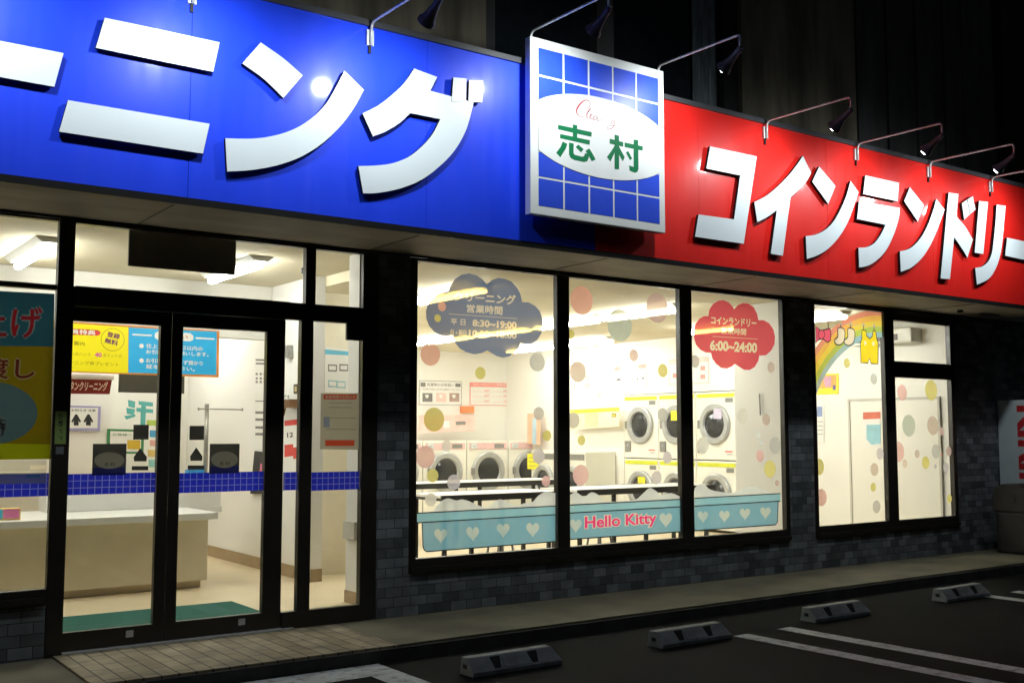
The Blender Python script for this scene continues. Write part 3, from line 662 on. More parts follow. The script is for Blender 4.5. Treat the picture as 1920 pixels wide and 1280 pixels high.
# ================================================================== CAR PARK THINGS
def wheel_stop():
    x0, x1, yb, z0, h = 3.84, 4.56, -1.60, -0.098, 0.115
    root = thing("wheel_stop", "", "wheel stop", ((x0 + x1) / 2, -1.68, z0), "concrete wheel stops of the parking bays")
    m = MB(); sec = [(-1.60, z0), (-1.625, z0 + h), (-1.70, z0 + h), (-1.765, z0 + 0.03), (-1.765, z0)]
    tap = [0, 0.045, 0.05, 0.0, 0.0]
    Lp = [Vector((x0, y, z)) for (y, z) in sec]; Rp = [Vector((x1 - t, y, z)) for (y, z), t in zip(sec, tap)]
    m.tris(Lp, CONCRETE); m.tris(Rp, CONCRETE)
    for i in range(5): j = (i + 1) % 5; m.face([Lp[i], Lp[j], Rp[j], Rp[i]], CONCRETE)
    m.build("concrete_block", root, bevel=0.008)
    def fr(x, t): # point on sloping front face
        y = -1.70 - 0.065 * t; z = z0 + h - (h - 0.03) * t; n = Vector((0, -0.79, 0.61)).normalized(); return Vector((x, y, z)) + n * 0.003
    for xc in (x0 + 0.20, x0 + 0.50):
        m = MB(); m.prism([fr(xc - 0.04, 0.12), fr(xc + 0.04, 0.12), fr(xc + 0.022, 0.85), fr(xc - 0.022, 0.85)], (0, 0.012, -0.008), RUBBER); m.build("recess", root)
    m = MB(); m.prism([fr(x0 + 0.255, 0.2), fr(x0 + 0.445, 0.2), fr(x0 + 0.445, 0.9), fr(x0 + 0.255, 0.9)], (0, 0.012, -0.008), CONCRETE); m.build("raised_plate", root)
    m = MB(); m.box(x0 - 0.003, x0 + 0.01, -1.69, -1.65, z0 + 0.045, z0 + 0.07, RUBBER); m.build("bolt_hole", root)
    return root
WS = wheel_stop()
for x, y, rz, lab in ((3.84, 0, 0, "nearest wheel stop, at the bottom beside the white painted corner"), (5.45, -0.03, 0.5, "wheel stop just left of the pair of white bay lines"),
                      (7.20, 0.01, -0.6, "wheel stop just beyond the pair of white bay lines"), (9.03, 0.0, 0.4, "farthest wheel stop, beside a short white line end at the right edge")):
    o = WS if x == 3.84 else copy_tree(WS, None, (x - 3.84, y, 0)); o['label'] = lab; o.rotation_euler.z = R(rz)

# vending machine and litter bin at the right end
V = thing("vending_machine", "pale vending machine with red sideways lettering at the right end of the shop front", "vending machine", (13.5, -0.35, 0.0))
VW = P("vending_white", (0.60, 0.70, 0.76), 0.35, var=0.05); VR = P("vending_red", (0.55, 0.012, 0.025), 0.4)
m = MB(); m.box(13.02, 13.97, -0.72, 0.0 - 0.004, 0.06, 1.86, VW); m.build("body", V, bevel=0.015)
m = MB(); m.box(13.05, 13.94, -0.70, -0.05, 0.001, 0.058, DARKTRIM); m.build("base", V)
m = MB(); m.box(13.08, 13.91, -0.74, -0.722, 0.75, 1.75, UPGLASS); m.build("front_panel", V)
vp = Pl('X', 13.02); m = MB()
q = [vp.pt(-0.66, 1.79, 0.002), vp.pt(-0.66, 0.62, 0.002), vp.pt(-0.265, 0.62, 0.002), vp.pt(-0.265, 1.79, 0.002)]   # reads from top to bottom
lay_text(m, "KIRIN", q, VR, 0.035); m.build("side_lettering", V, recalc=False)
TB = thing("litter_bin", "dark plastic litter bin with domed lid in front of the vending machine", "bin", (12.7, -0.45, 0.0))
BIN = P("dark_bin_plastic", (0.018, 0.017, 0.016), 0.55, spec=0.25, var=0.2)
m = MB(); m.box(12.47, 12.93, -0.66, -0.25, 0.001, 0.50, BIN); m.build("body", TB, bevel=0.03)
m = MB(); sec = [(-0.68, 0.502), (-0.68, 0.68), (-0.64, 0.78), (-0.57, 0.83), (-0.35, 0.83), (-0.27, 0.78), (-0.23, 0.68), (-0.23, 0.502)]
m.prism([(12.45, y, z) for y, z in sec], (0.50, 0, 0), BIN); m.build("lid", TB, bevel=0.01)
m = MB(); m.tube([(12.447, -0.46, 0.66), (12.44, -0.46, 0.66)], 0.07, RUBBER, 20); m.build("opening", TB)

# ================================================================== STICKERS ON THE GLASS
GP = Pl('Y', GY)                                           # outside face of the panes
DP = Pl('Y', 0.035)                                        # outside face of the sliding door panes
def sticker(name, label, build, cat="window sticker", group=None, plane=GP):
    p = Print(plane, 0.0012, 0.0011); build(p)
    o = flatten(p.mb, plane).build(name, None, recalc=False); return tag(o, label, cat, group)
V_OUT = vinyl("film_outline", (0.02, 0.03, 0.035), 0.0)
V_CLOUDB = vinyl("film_slate", (0.17, 0.24, 0.40), 0.08); V_CLOUDP = vinyl("film_rose", (0.66, 0.09, 0.15), 0.10, (1.0, 0.35, 0.08))
V_PALE = vinyl("film_pale", (0.80, 0.78, 0.66), 0.15); V_TUB = vinyl("film_tub_blue", (0.20, 0.46, 0.64), 0.06); V_TUBR = vinyl("film_tub_rim", (0.28, 0.58, 0.72), 0.06)
V_FOAM = vinyl("film_foam", (0.80, 0.86, 0.90), 0.18, (0.9, 0.95, 0.9)); V_HEART = vinyl("film_heart", (0.52, 0.70, 0.74), 0.15)
V_PINK = vinyl("film_pink_letter", (0.85, 0.06, 0.27), 0.04)
DOTC = {'salmon': (0.80, 0.40, 0.34), 'grey': (0.56, 0.60, 0.62), 'olive': (0.63, 0.60, 0.12), 'pink': (0.86, 0.52, 0.54), 'sage': (0.46, 0.58, 0.54), 'mauve': (0.64, 0.47, 0.48),
        'taupe': (0.60, 0.51, 0.48), 'lilac': (0.64, 0.63, 0.73), 'beige': (0.74, 0.62, 0.55), 'white': (0.84, 0.87, 0.86), 'yellow': (0.78, 0.74, 0.20)}
for k, c in DOTC.items(): vinyl("film_dot_" + k, tuple(x * 0.90 + 0.07 * y for x, y in zip(c, (0.95, 0.97, 1.08))), 0.18, (0.95, 0.8, 0.55))
def cloud_b(p):
    c = crop(760, 480, 4.267)
    q = c([(345, 280), (365, 230), (400, 180), (450, 150), (510, 140), (570, 155), (620, 190), (650, 228), (690, 195), (740, 175), (790, 180), (850, 205), (895, 255), (920, 305), (935, 370),
           (985, 370), (1040, 400), (1075, 440), (1095, 500), (1098, 560), (1085, 620), (1055, 670), (1010, 700), (960, 702), (918, 692), (905, 735), (870, 775), (830, 802), (780, 812), (730, 800), (690, 775), (655, 755),
           (610, 775), (550, 785), (490, 770), (435, 740), (395, 690), (378, 630), (330, 638), (280, 632), (230, 605), (190, 560), (168, 500), (165, 440), (180, 385), (210, 345), (250, 310), (300, 290)])
    p.sheet(q, V_CLOUDB); t = V_PALE
    p.text("クリーニング", c([(388, 285), (885, 312), (882, 392), (385, 358)]), t, 1, 0.03)
    p.text("営業時間", c([(490, 385), (778, 402), (776, 472), (488, 450)]), t, 1, 0.03)
    p.line(c([(348, 462), (895, 500)]), 0.9, t)
    p.text("平 日", c([(362, 500), (480, 505), (480, 556), (362, 548)]), t, 1, 0.03)
    p.text("8:30~19:00", c([(537, 506), (890, 525), (890, 585), (535, 562)]), t, 1, 0.04)
    p.text("日・祝日", c([(362, 585), (488, 590), (488, 642), (362, 636)]), t, 1, 0.03)
    p.text("10:00~18:00", c([(508, 588), (890, 610), (890, 662), (505, 642)]), t, 1, 0.04)
    p.disc(c([(293, 403)])[0], 9, MATS["film_dot_salmon"]); p.disc(c([(258, 497)])[0], 7.2, MATS["film_dot_olive"])
sticker("cloud_sticker", "slate-blue cloud-shaped window sticker with the cleaning opening hours", cloud_b)
def cloud_p(p):
    c = crop(1280, 520, 5.118)
    q = c([(245, 370), (255, 310), (290, 255), (340, 225), (390, 218), (440, 240), (480, 280), (493, 305), (530, 265), (580, 245), (630, 250), (680, 285), (715, 350), (725, 410), (775, 410), (830, 440), (870, 500), (885, 570),
           (880, 640), (850, 700), (800, 745), (750, 750), (735, 745), (725, 800), (690, 860), (640, 888), (590, 885), (540, 855), (500, 828), (470, 855), (420, 875), (370, 868), (320, 830), (285, 780), (270, 722),
           (220, 720), (170, 695), (130, 650), (110, 590), (105, 520), (120, 450), (155, 400), (200, 372)])
    p.sheet(q, V_CLOUDP); t = V_PALE
    p.text("コインランドリー", c([(272, 372), (708, 400), (706, 480), (270, 445)]), t, 1, 0.03)
    p.text("営業時間", c([(370, 478), (610, 492), (608, 555), (368, 540)]), t, 1, 0.03)
    p.line(c([(285, 565), (722, 592)]), 0.8, t)
    p.text("6:00~24:00", c([(262, 598), (715, 625), (713, 726), (260, 700)]), t, 1, 0.045)
sticker("cloud_sticker", "rose-red cloud-shaped window sticker with the coin laundry opening hours", cloud_p)
# washtub across the three panes
def heart(p, c, r, l=1):
    pts = []
    for i in range(28):
        t = 2 * math.pi * i / 28; pts.append((c[0] + r * 0.058 * 16 * math.sin(t) ** 3 * 0.93, c[1] - r * 0.068 * (13 * math.cos(t) - 5 * math.cos(2 * t) - 2 * math.cos(3 * t) - math.cos(4 * t))))
    p.sheet(pts, V_HEART, l)
def tub1(p):
    c = crop(760, 740, 4.0)
    p.sheet(c(smooth_poly([(205, 880), (235, 830), (270, 795), (320, 775), (380, 790), (430, 783), (500, 805), (560, 832), (620, 842), (665, 802), (710, 783), (770, 800), (830, 830), (890, 812), (955, 800), (1000, 752), (1060, 723), (1125, 735)], 4, False) + [(1125, 832)]), V_FOAM)
    p.sheet(c([(88, 886), (1125, 832), (1125, 897), (88, 958)]), V_TUBR, 1)
    p.sheet(c([(128, 956), (1125, 897), (1125, 1098), (160, 1172), (142, 1160), (134, 1135)]), V_TUB, 1)
    p.line(c([(88, 886), (1125, 832)]), 2.2, V_OUT, 2); p.line(c([(88, 958), (1125, 897)]), 2.2, V_OUT, 2); p.line(c([(126, 962), (132, 1135), (142, 1162), (160, 1174), (1125, 1098)]), 2.2, V_OUT, 2)
    for q in ((265, 1050), (505, 1035), (733, 1010), (955, 1005)): heart(p, c([q])[0], 14, 2)
sticker("washtub_sticker", "left end of a pale blue washtub sticker with four hearts and white foam", tub1, group="washtub stickers along the window bottoms")
def tub2(p):
    c = crop(1050, 740, 4.0)
    p.sheet(c([(80, 826)] + smooth_poly([(80, 745), (120, 730), (180, 762), (235, 730), (285, 748), (320, 792), (400, 800), (480, 795), (560, 788), (620, 740), (672, 698), (720, 720), (762, 752), (830, 735), (898, 760)], 4, False) + [(898, 783)]), V_FOAM)
    p.sheet(c([(76, 825), (902, 782), (902, 838), (76, 885)]), V_TUBR, 1); p.sheet(c([(76, 885), (902, 838), (902, 1025), (76, 1082)]), V_TUB, 1)
    for a, b in (((76, 825), (902, 782)), ((76, 885), (902, 838)), ((76, 1082), (902, 1025))): p.line(c([a, b]), 2.2, V_OUT, 2)
    heart(p, c([(118, 975)])[0], 13, 2); heart(p, c([(793, 932)])[0], 14, 2)
    q = c([(186, 912), (722, 880), (726, 985), (186, 1028)])
    q2 = c([(186, 925), (722, 893), (726, 985), (186, 1028)])
    p.text("Hello Kitty", grow(q, 1.3), V_PALE, 3, 0.075); p.text("Hello Kitty", q, V_PINK, 4, 0.025)
sticker("washtub_sticker", "middle of the pale blue washtub sticker with pink round lettering on its side", tub2, group="washtub stickers along the window bottoms")
def tub3(p):
    c = crop(1280, 750, 4.74)
    p.sheet(c([(105, 870), (105, 785)] + smooth_poly([(105, 785), (140, 747), (200, 755), (240, 790), (330, 812), (450, 820), (560, 770), (640, 765), (700, 790), (780, 822)], 4, False)[1:] + [(780, 834)]), V_FOAM)
    p.sheet(c([(104, 870), (868, 828), (868, 895), (104, 940)]), V_TUBR, 1); p.sheet(c([(104, 940), (848, 897), (842, 1080), (825, 1105), (104, 1158)]), V_TUB, 1)
    p.line(c([(104, 870), (868, 828), (868, 895), (104, 940)]), 2.0, V_OUT, 2); p.line(c([(848, 897), (842, 1080), (825, 1105), (104, 1158)]), 2.0, V_OUT, 2)
    for q in ((180, 1030), (370, 1025), (553, 1005), (735, 995)): heart(p, c([q])[0], 11.5, 2)
sticker("washtub_sticker", "right end of the pale blue washtub sticker with four hearts and a rounded corner", tub3, group="washtub stickers along the window bottoms")

# dots: (crop, x, y, vertical radius in crop pixels, colour, label)
K1 = (760, 480, 4.267); K2 = (760, 740, 4.0); K3 = (1050, 500, 4.924); K4 = (1050, 740, 4.0); K5 = (1280, 520, 5.118); K6 = (1280, 750, 4.74); K7 = (1500, 550, 5.12); K8 = (1500, 760, 4.267)
PANES = [(4.455, 5.905), (6.045, 7.43), (7.595, 8.945), (9.475, 10.71), (10.895, 12.03)]
DOTS = [
 (K1, 200, 785, 92, 'salmon', "big salmon dot at the left edge of the first laundry pane, under the slate cloud"),
 (K1, 1055, 848, 76, 'grey', "grey dot at the right edge of the first pane, under the slate cloud's right end"),
 (K1, 600, 935, 50, 'olive', "small olive dot above the two notices in the first pane"),
 (K2, 215, 185, 90, 'olive', "large olive dot at the left of the first pane, above a washer door"),
 (K2, 1000, 140, 50, 'grey', "grey dot near the right edge of the first pane at mid height"),
 (K2, 1062, 305, 40, 'olive', "small olive dot near the right edge of the first pane at mid height"),
 (K2, 1000, 460, 56, 'lilac', "pale lilac dot near the right edge of the first pane, lower half"),
 (K2, 150, 465, 84, 'pink', "large pink dot at the left edge of the first pane beside the washer door"),
 (K2, 363, 655, 58, 'lilac', "pale lilac dot below the washer door in the first pane"),
 (K2, 205, 605, 50, 'yellow', "yellow dot at the lower left of the washer door in the first pane"),
 (K2, 310, 378, 42, 'white', "whitish bubble dot over the top of the washer door in the first pane"),
 (K2, 190, 785, 50, 'white', "whitish dot just above the foam at the left end of the washtub"),
 (K2, 1055, 645, 40, 'pink', "small pink dot low at the right edge of the first pane"),
 (K3, 200, 310, 132, 'salmon', "very large salmon dot in the top left corner of the second pane"),
 (K3, 552, 540, 150, 'sage', "very large sage green dot in the upper middle of the second pane"),
 (K3, 897, 380, 138, 'mauve', "very large mauve dot in the top right of the second pane"),
 (K3, 100, 622, 42, 'olive', "small olive dot cut by the left edge of the second pane"),
 (K3, 680, 818, 56, 'mauve', "small mauve dot above the umbrella notice in the second pane"),
 (K3, 948, 957, 62, 'olive', "olive dot right of the umbrella notice in the second pane"),
 (K3, 165, 970, 96, 'taupe', "large taupe dot over a notice at the left edge of the second pane"),
 (K4, 100, 190, 60, 'grey', "grey dot at the left edge of the second pane at mid height"),
 (K4, 160, 340, 37, 'olive', "small olive dot at the left of the second pane, above the big pink dot"),
 (K4, 155, 600, 76, 'pink', "big pink dot low at the left of the second pane"),
 (K4, 805, 470, 46, 'lilac', "pale lilac dot low at the right of the second pane, below the dryer doors"),
 (K4, 725, 620, 50, 'lilac', "lilac grey dot over the lower dryers in the second pane"),
 (K4, 770, 150, 52, 'grey', "grey dot between two upper dryer doors in the second pane"),
 (K5, 118, 805, 62, 'grey', "grey dot cut by the left edge of the third pane, under the rose cloud"),
 (K5, 848, 862, 52, 'taupe', "taupe dot under the right end of the rose cloud"),
 (K6, 742, 172, 52, 'taupe', "taupe dot just below the dark rod in the third pane"),
 (K6, 822, 400, 76, 'grey', "large grey dot at the right edge of the third pane"),
 (K6, 687, 495, 52, 'pink', "pink dot right of centre in the third pane"),
 (K6, 775, 610, 76, 'yellow', "large yellow dot at the lower right of the third pane"),
 (K6, 838, 735, 27, 'mauve', "tiny mauve dot just above the right end of the washtub"),
 (K6, 535, 140, 66, 'white', "whitish foam bubble near the top right of the third pane"),
 (K6, 180, 400, 76, 'white', "whitish foam bubble at the left of the third pane"),
 (K7, 450, 668, 46, 'olive', "small olive dot under the rainbow, left of the overalls"),
 (K7, 708, 820, 52, 'grey', "grey dot below the yellow overalls in the fourth pane"),
 (K8, 150, 490, 66, 'olive', "olive dot cut by the left edge of the fourth pane"),
 (K8, 170, 735, 68, 'pink', "pink dot low at the left edge of the fourth pane"),
 (K8, 640, 385, 47, 'lilac', "lilac dot at the right edge of the fourth pane"),
 (K8, 595, 510, 52, 'beige', "beige dot right of centre in the fourth pane"),
 (K8, 585, 652, 35, 'olive', "small olive dot at the lower right of the fourth pane"),
 (K8, 612, 808, 50, 'grey', "grey dot near the bottom right of the fourth pane"),
 (K7, 980, 950, 76, 'pink', "pink dot at the top left of the fifth pane"),
 (K7, 1258, 928, 98, 'yellow', "large yellow dot at the top right of the fifth pane"),
 (K8, 870, 160, 87, 'sage', "large sage dot in the upper left of the fifth pane"),
 (K8, 1062, 160, 76, 'taupe', "large taupe dot in the upper right of the fifth pane"),
 (K8, 1133, 208, 33, 'mauve', "small mauve dot right of the large taupe dot in the fifth pane"),
 (K8, 785, 370, 80, 'pink', "pink dot cut by the left edge of the fifth pane"),
 (K8, 937, 387, 33, 'taupe', "small taupe dot in the middle of the fifth pane, below the sage dot"),
 (K8, 1087, 367, 57, 'grey', "medium grey dot in the right half of the fifth pane"),
 (K8, 1190, 365, 38, 'mauve', "mauve dot at the right edge of the fifth pane"),
 (K8, 1135, 392, 14, 'salmon', "tiny salmon dot in the right half of the fifth pane"),
 (K8, 1005, 455, 50, 'olive', "olive dot in the middle of the fifth pane"),
 (K8, 840, 465, 32, 'beige', "beige dot at the left of the fifth pane, lower half"),
 (K8, 1082, 482, 20, 'lilac', "tiny lilac dot below the medium grey dot in the fifth pane"),
 (K8, 1168, 497, 40, 'lilac', "lilac dot at the right of the fifth pane, lower half"),
 (K8, 1195, 745, 33, 'yellow', "yellow dot low at the right edge of the fifth pane")]
for (k, x, y, ry, colr, lab) in DOTS:
    px = (k[0] + x / k[2], k[1] + y / k[2]); c0 = GP.px(*px); r = ry / k[2] * (c0 - CAM).dot(FW) / FPX
    pa = min(PANES, key=lambda q: abs((q[0] + q[1]) / 2 - c0.x)); n = 40
    pts = [(max(pa[0], min(pa[1], c0.x + r * math.cos(t))), c0.z + r * math.sin(t)) for t in [2 * math.pi * i / n for i in range(n)]]
    clean = [p for i, p in enumerate(pts) if abs(p[0] - pts[i - 1][0]) + abs(p[1] - pts[i - 1][1]) > 1e-4]
    m = MB(); m.tris([GP.pt(a, b, 0.0007) for a, b in clean], MATS["film_dot_" + colr])
    tag(m.build("dot_sticker", None, recalc=False), lab, "dot sticker", "round dot stickers on the laundry windows")
# foam drops on the third pane
for (x, y, w_, h_, lab) in ((670, 300, 26, 42, "upper pale drop-shaped sticker at the right of the third pane"), (695, 378, 30, 26, "lower pale drop-shaped sticker at the right of the third pane")):
    def drop(p, x=x, y=y, w_=w_, h_=h_):
        c = crop(*K6); p.sheet(c([(x + w_ * math.cos(t) * (0.6 + 0.4 * math.sin(t)), y + h_ * math.sin(t)) for t in [2 * math.pi * i / 20 for i in range(20)]]), V_FOAM)
    sticker("drop_sticker", lab, drop)
# rainbow and washing line on the fourth pane
def rainbow(p):
    c = crop(*K7)
    top = GP.px(*c([(790, 163)])[0]); R0 = 1.74; cxr, czr = top.x, top.z - R0
    cols = [(0.80, 0.30, 0.24), (0.86, 0.50, 0.13), (0.82, 0.66, 0.10), (0.40, 0.56, 0.12), (0.28, 0.50, 0.60)]
    bw = (1.74 - 1.425) / 5
    for i, cc in enumerate(cols):
        m = vinyl("film_rainbow_" + str(i), cc, 0.14); a, b = R0 - i * bw, R0 - (i + 1) * bw
        for j in range(60):
            x0 = 9.476 + (10.709 - 9.476) * j / 60; x1 = 9.476 + (10.709 - 9.476) * (j + 1) / 60
            f = lambda x, r: czr + math.sqrt(max(0, r * r - (x - cxr) ** 2))
            p.mb.face([GP.pt(x0, f(x0, b), 0.0012), GP.pt(x1, f(x1, b), 0.0012), GP.pt(x1, min(2.84, f(x1, a)), 0.0012), GP.pt(x0, min(2.84, f(x0, a)), 0.0012)], m)
V_PEG = vinyl("film_peg", (0.52, 0.46, 0.36), 0.1); V_YEL = vinyl("film_yellow_cloth", (0.82, 0.64, 0.03), 0.05); V_BOW = vinyl("film_bow_pink", (0.80, 0.10, 0.22), 0.05); V_SOCK = vinyl("film_sock", (0.80, 0.74, 0.62), 0.1)
def cloth(p, outline, mat, pegs, extra=None):
    c = crop(*K7)
    for sx, a in [(1, pegs)]:
        for (x, y) in a: p.disc(c([(x, y)])[0], 5, V_PEG, 3, 14, 0.75); p.line(c([(x, y + 8), (x, y + 50)]), 2.0, V_OUT, 3)
    p.sheet(c(outline), mat, 3); p.line(c(outline), 2.1, V_OUT, 4, True)
    if extra: extra(p, c)
MULTI = [("rainbow_sticker", "rainbow arc sticker across the top of the fourth pane", rainbow)]
def line_(p):
    p.line(crop(*K7)([(142, 264), (400, 288), (782, 330)]), 0.9, V_PEG, 2)
MULTI.append(("clothes_line_sticker", "thin washing line sticker running over the rainbow", line_))
def bow(p):
    def ex(p, c): p.sheet(c([(205 + 30 * math.cos(t), 395 + 45 * math.sin(t)) for t in [i * 0.314 for i in range(20)]]), V_BOW, 5); p.line(c([(205 + 30 * math.cos(t), 395 + 45 * math.sin(t)) for t in [i * 0.314 for i in range(20)]]), 1.5, V_OUT, 6, True)
    cloth(p, [(150, 312), (178, 340), (200, 362), (222, 352), (250, 345), (288, 335), (297, 390), (292, 450), (262, 470), (225, 440), (200, 438), (178, 445), (150, 478)], V_BOW, [(270, 285)], ex)
MULTI.append(("laundry_sticker", "pink bow sticker pegged at the left end of the washing line", bow))
def sock(dx, dy):
    def f(p): cloth(p, smooth_poly([(365 + dx, 332 + dy), (425 + dx, 345 + dy), (428 + dx, 430 + dy), (408 + dx, 478 + dy), (368 + dx, 495 + dy), (332 + dx, 475 + dy), (332 + dx, 440 + dy), (362 + dx, 415 + dy)], 3), V_SOCK, [(390 + dx, 292 + dy)])
    return f
MULTI.append(("laundry_sticker", "pale sock sticker on the washing line beside the pink bow", sock(0, 0))); MULTI.append(("laundry_sticker", "pale sock sticker on the washing line beside the yellow overalls", sock(95, 5)))
def overalls(p):
    def ex(p, c):
        for q in ((625, 475), (705, 482)): p.disc(c([q])[0], 4.2, V_SOCK, 5, 16, 0.85)
    cloth(p, [(595, 352), (632, 358), (638, 405), (668, 435), (694, 410), (700, 360), (726, 362), (735, 430), (750, 478), (748, 676), (682, 672), (665, 622), (650, 668), (584, 664), (580, 480), (592, 440)], V_YEL, [(610, 305), (710, 312)], ex)
MULTI.append(("laundry_sticker", "yellow overalls sticker hanging from the washing line", overalls))
pm = Print(GP, 0.0012, 0.0011); own = []
for i, (nm, lab, fn) in enumerate(MULTI):
    n0 = len(pm.mb.f); l0 = len(pm.mb.lay); fn(pm)
    for j in range(l0, len(pm.mb.lay)): pm.mb.lay[j] += 10 * i
    own += [i] * (len(pm.mb.f) - n0)
for (nm, lab, fn), out in zip(MULTI, flatten(pm.mb, GP, 0.0012, own)): tag(out.build(nm, None, recalc=False), lab, "window sticker")

# blue grid band stickers across the entrance glass
BAND = vinyl("film_band_blue", (0.012, 0.02, 0.40), 0.03, (0.2, 0.2, 0.9)); BANDL = vinyl("film_band_line", (0.16, 0.20, 0.62), 0.06)
def band(x0, x1, z0, z1, lab, y=GY):
    pl = Pl('Y', y); m = MB(); s = (z1 - z0) / 3; t = 0.004
    zs = [z0] + [v for i in (1, 2) for v in (z0 + i * s - t / 2, z0 + i * s + t / 2)] + [z1]
    xs = [x0]; k = math.ceil(x0 / s + 0.1) * s
    while k < x1 - t: xs += [k - t / 2, k + t / 2]; k += s
    xs.append(x1)
    for i in range(len(xs) - 1):
        for j in range(len(zs) - 1):
            m.face([pl.pt(xs[i], zs[j], 0.001), pl.pt(xs[i + 1], zs[j], 0.001), pl.pt(xs[i + 1], zs[j + 1], 0.001), pl.pt(xs[i], zs[j + 1], 0.001)], BANDL if (i % 2 or j % 2) else BAND)
    tag(m.build("band_sticker", None, recalc=False), lab, "window sticker", "blue grid bands across the entrance glass")
zb = [1.065, 1.195]
band(0.022, 1.663, 1.035, 1.185, "blue grid band sticker on the front window left of the entrance"); band(1.784, 2.368, 1.035, 1.175, "blue grid band sticker on the left sliding door", 0.035); band(2.532, 3.163, 1.025, 1.165, "blue grid band sticker on the right sliding door", 0.035)
band(3.317, 3.43, 1.02, 1.155, "short blue grid band sticker on the narrow side light"); band(3.535, 3.953, 1.01, 1.15, "blue grid band sticker on the wide side light at the tiled pier")
# dark backs of the stickers on the doors
V_BACK = vinyl("film_back_dark", (0.03, 0.03, 0.028), 0.0); V_BACKB = vinyl("film_back_blue", (0.01, 0.012, 0.06), 0.0); V_BACKO = vinyl("film_back_oval", (0.10, 0.10, 0.085), 0.0)
cd_ = crop(120, 740, 4.8)
def logo(x0, y0, x1, y1):
    def f(p):
        p.rect(*cd_([(x0, y0)])[0], *cd_([(x1, y1)])[0], V_BACK, 0)
        p.rect(*cd_([(x0, y1 - 62)])[0], *cd_([(x1, y1)])[0], V_BACKB, 1)
        cx, cy = (x0 + x1) / 2, (y0 + y1) / 2 + 10
        p.sheet(cd_([(cx + (x1 - x0) * 0.46 * math.cos(t), cy + 75 * math.sin(t)) for t in [2 * math.pi * i / 28 for i in range(28)]]), V_BACKO, 2)
        p.text("志 村", cd_([(cx - 45, cy + 18), (cx + 50, cy + 18), (cx + 50, cy + 52), (cx - 45, cy + 52)]), V_BACK, 3, 0.03)
    return f
sticker("shop_emblem_sticker", "dark square emblem sticker with oval on the left sliding door", logo(260, 440, 555, 718), plane=DP)
sticker("shop_emblem_sticker", "dark square emblem sticker with oval on the right sliding door", logo(1312, 440, 1575, 703), plane=DP)
def sq(x0, y0, x1, y1): return lambda p: p.rect(*cd_([(x0, y0)])[0], *cd_([(x1, y1)])[0], V_BACK, 0)
sticker("square_sticker", "small dark square sticker on the left sliding door, above the arrow", sq(625, 268, 760, 402), plane=DP); sticker("square_sticker", "small dark square sticker on the right sliding door, above the arrow", sq(1130, 278, 1258, 405), plane=DP)
def arrow(cx, ty, by, hw_): return lambda p: (p.sheet(cd_([(cx, ty), (cx + hw_, by - 40), (cx + hw_ * 0.93, by), (cx - hw_ * 0.93, by), (cx - hw_, by - 40)]), V_BACK), p.sheet(cd_([(cx - 75, by + 42), (cx + 72, by + 42), (cx + 72, by + 80), (cx - 78, by + 80)]), V_BACK))
sticker("arrow_sticker", "dark pointed sticker with a bar below it on the left sliding door", arrow(686, 478, 598, 60), plane=DP); sticker("arrow_sticker", "dark pointed sticker with a bar below it on the right sliding door", arrow(1190, 472, 592, 56), plane=DP)
def doorlabel(p):
    p.sheet([(104, 770), (125, 771), (123, 832), (102, 832)], P("label_green", (0.20, 0.30, 0.08), 0.6)); p.text("自動ドア", [(118, 776), (118, 826), (109, 826), (109, 776)], BLACK, 1, 0.02)
sticker("door_label", "narrow green label on the dark post left of the doors", doorlabel, "label", plane=Pl('Y', -0.001))
def post_button(p): p.sheet([(105, 837), (120, 837), (119, 851), (104, 851)], P("switch_grey", (0.12, 0.13, 0.14), 0.5))
sticker("small_plate", "small grey plate below the green label on the door post", post_button, "plate", plane=Pl('Y', -0.001))
# big poster on the front window at the left edge
def bigposter(p):
    c = crop(0, 540, 2.785)
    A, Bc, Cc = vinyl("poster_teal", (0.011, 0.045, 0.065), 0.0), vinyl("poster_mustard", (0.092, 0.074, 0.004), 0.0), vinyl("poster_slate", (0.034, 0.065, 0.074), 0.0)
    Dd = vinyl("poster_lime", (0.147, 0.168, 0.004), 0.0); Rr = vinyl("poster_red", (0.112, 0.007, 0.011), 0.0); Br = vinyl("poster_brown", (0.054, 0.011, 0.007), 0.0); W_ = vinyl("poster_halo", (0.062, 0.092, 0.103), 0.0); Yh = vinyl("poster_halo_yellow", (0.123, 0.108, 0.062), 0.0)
    p.sheet(c([(-330, -2), (285, 30), (262, 892), (-330, 900)]), Bc, 0)
    p.sheet(c([(-330, -2), (285, 30), (279, 305), (-330, 298)]), A, 1)
    p.sheet(c([(-330, 805), (264, 815), (262, 892), (-330, 900)]), Dd, 1)
    p.sheet(c([(-60 + 255 * math.cos(t), 652 + 165 * math.sin(t)) for t in [2 * math.pi * i / 40 for i in range(40)]]), Cc, 2)
    q = c([(-130, 95), (222, 100), (215, 262), (-135, 258)]); p.text("上げ", grow(q, 3), W_, 3, 0.09); p.text("上げ", q, Rr, 4, 0.025)
    q = c([(-100, 362), (185, 365), (180, 475), (-105, 472)]); p.text("渡し", grow(q, 3), Yh, 3, 0.09); p.text("渡し", q, Br, 4, 0.025)
    q = c([(-75, 668), (38, 670), (36, 775), (-77, 775)]); p.text("時", grow(q, 2), W_, 3, 0.08); p.text("時", q, BLACK, 4, 0.02)
sticker("window_poster", "large teal and mustard poster with red lettering on the front window at the left edge", bigposter, "poster")
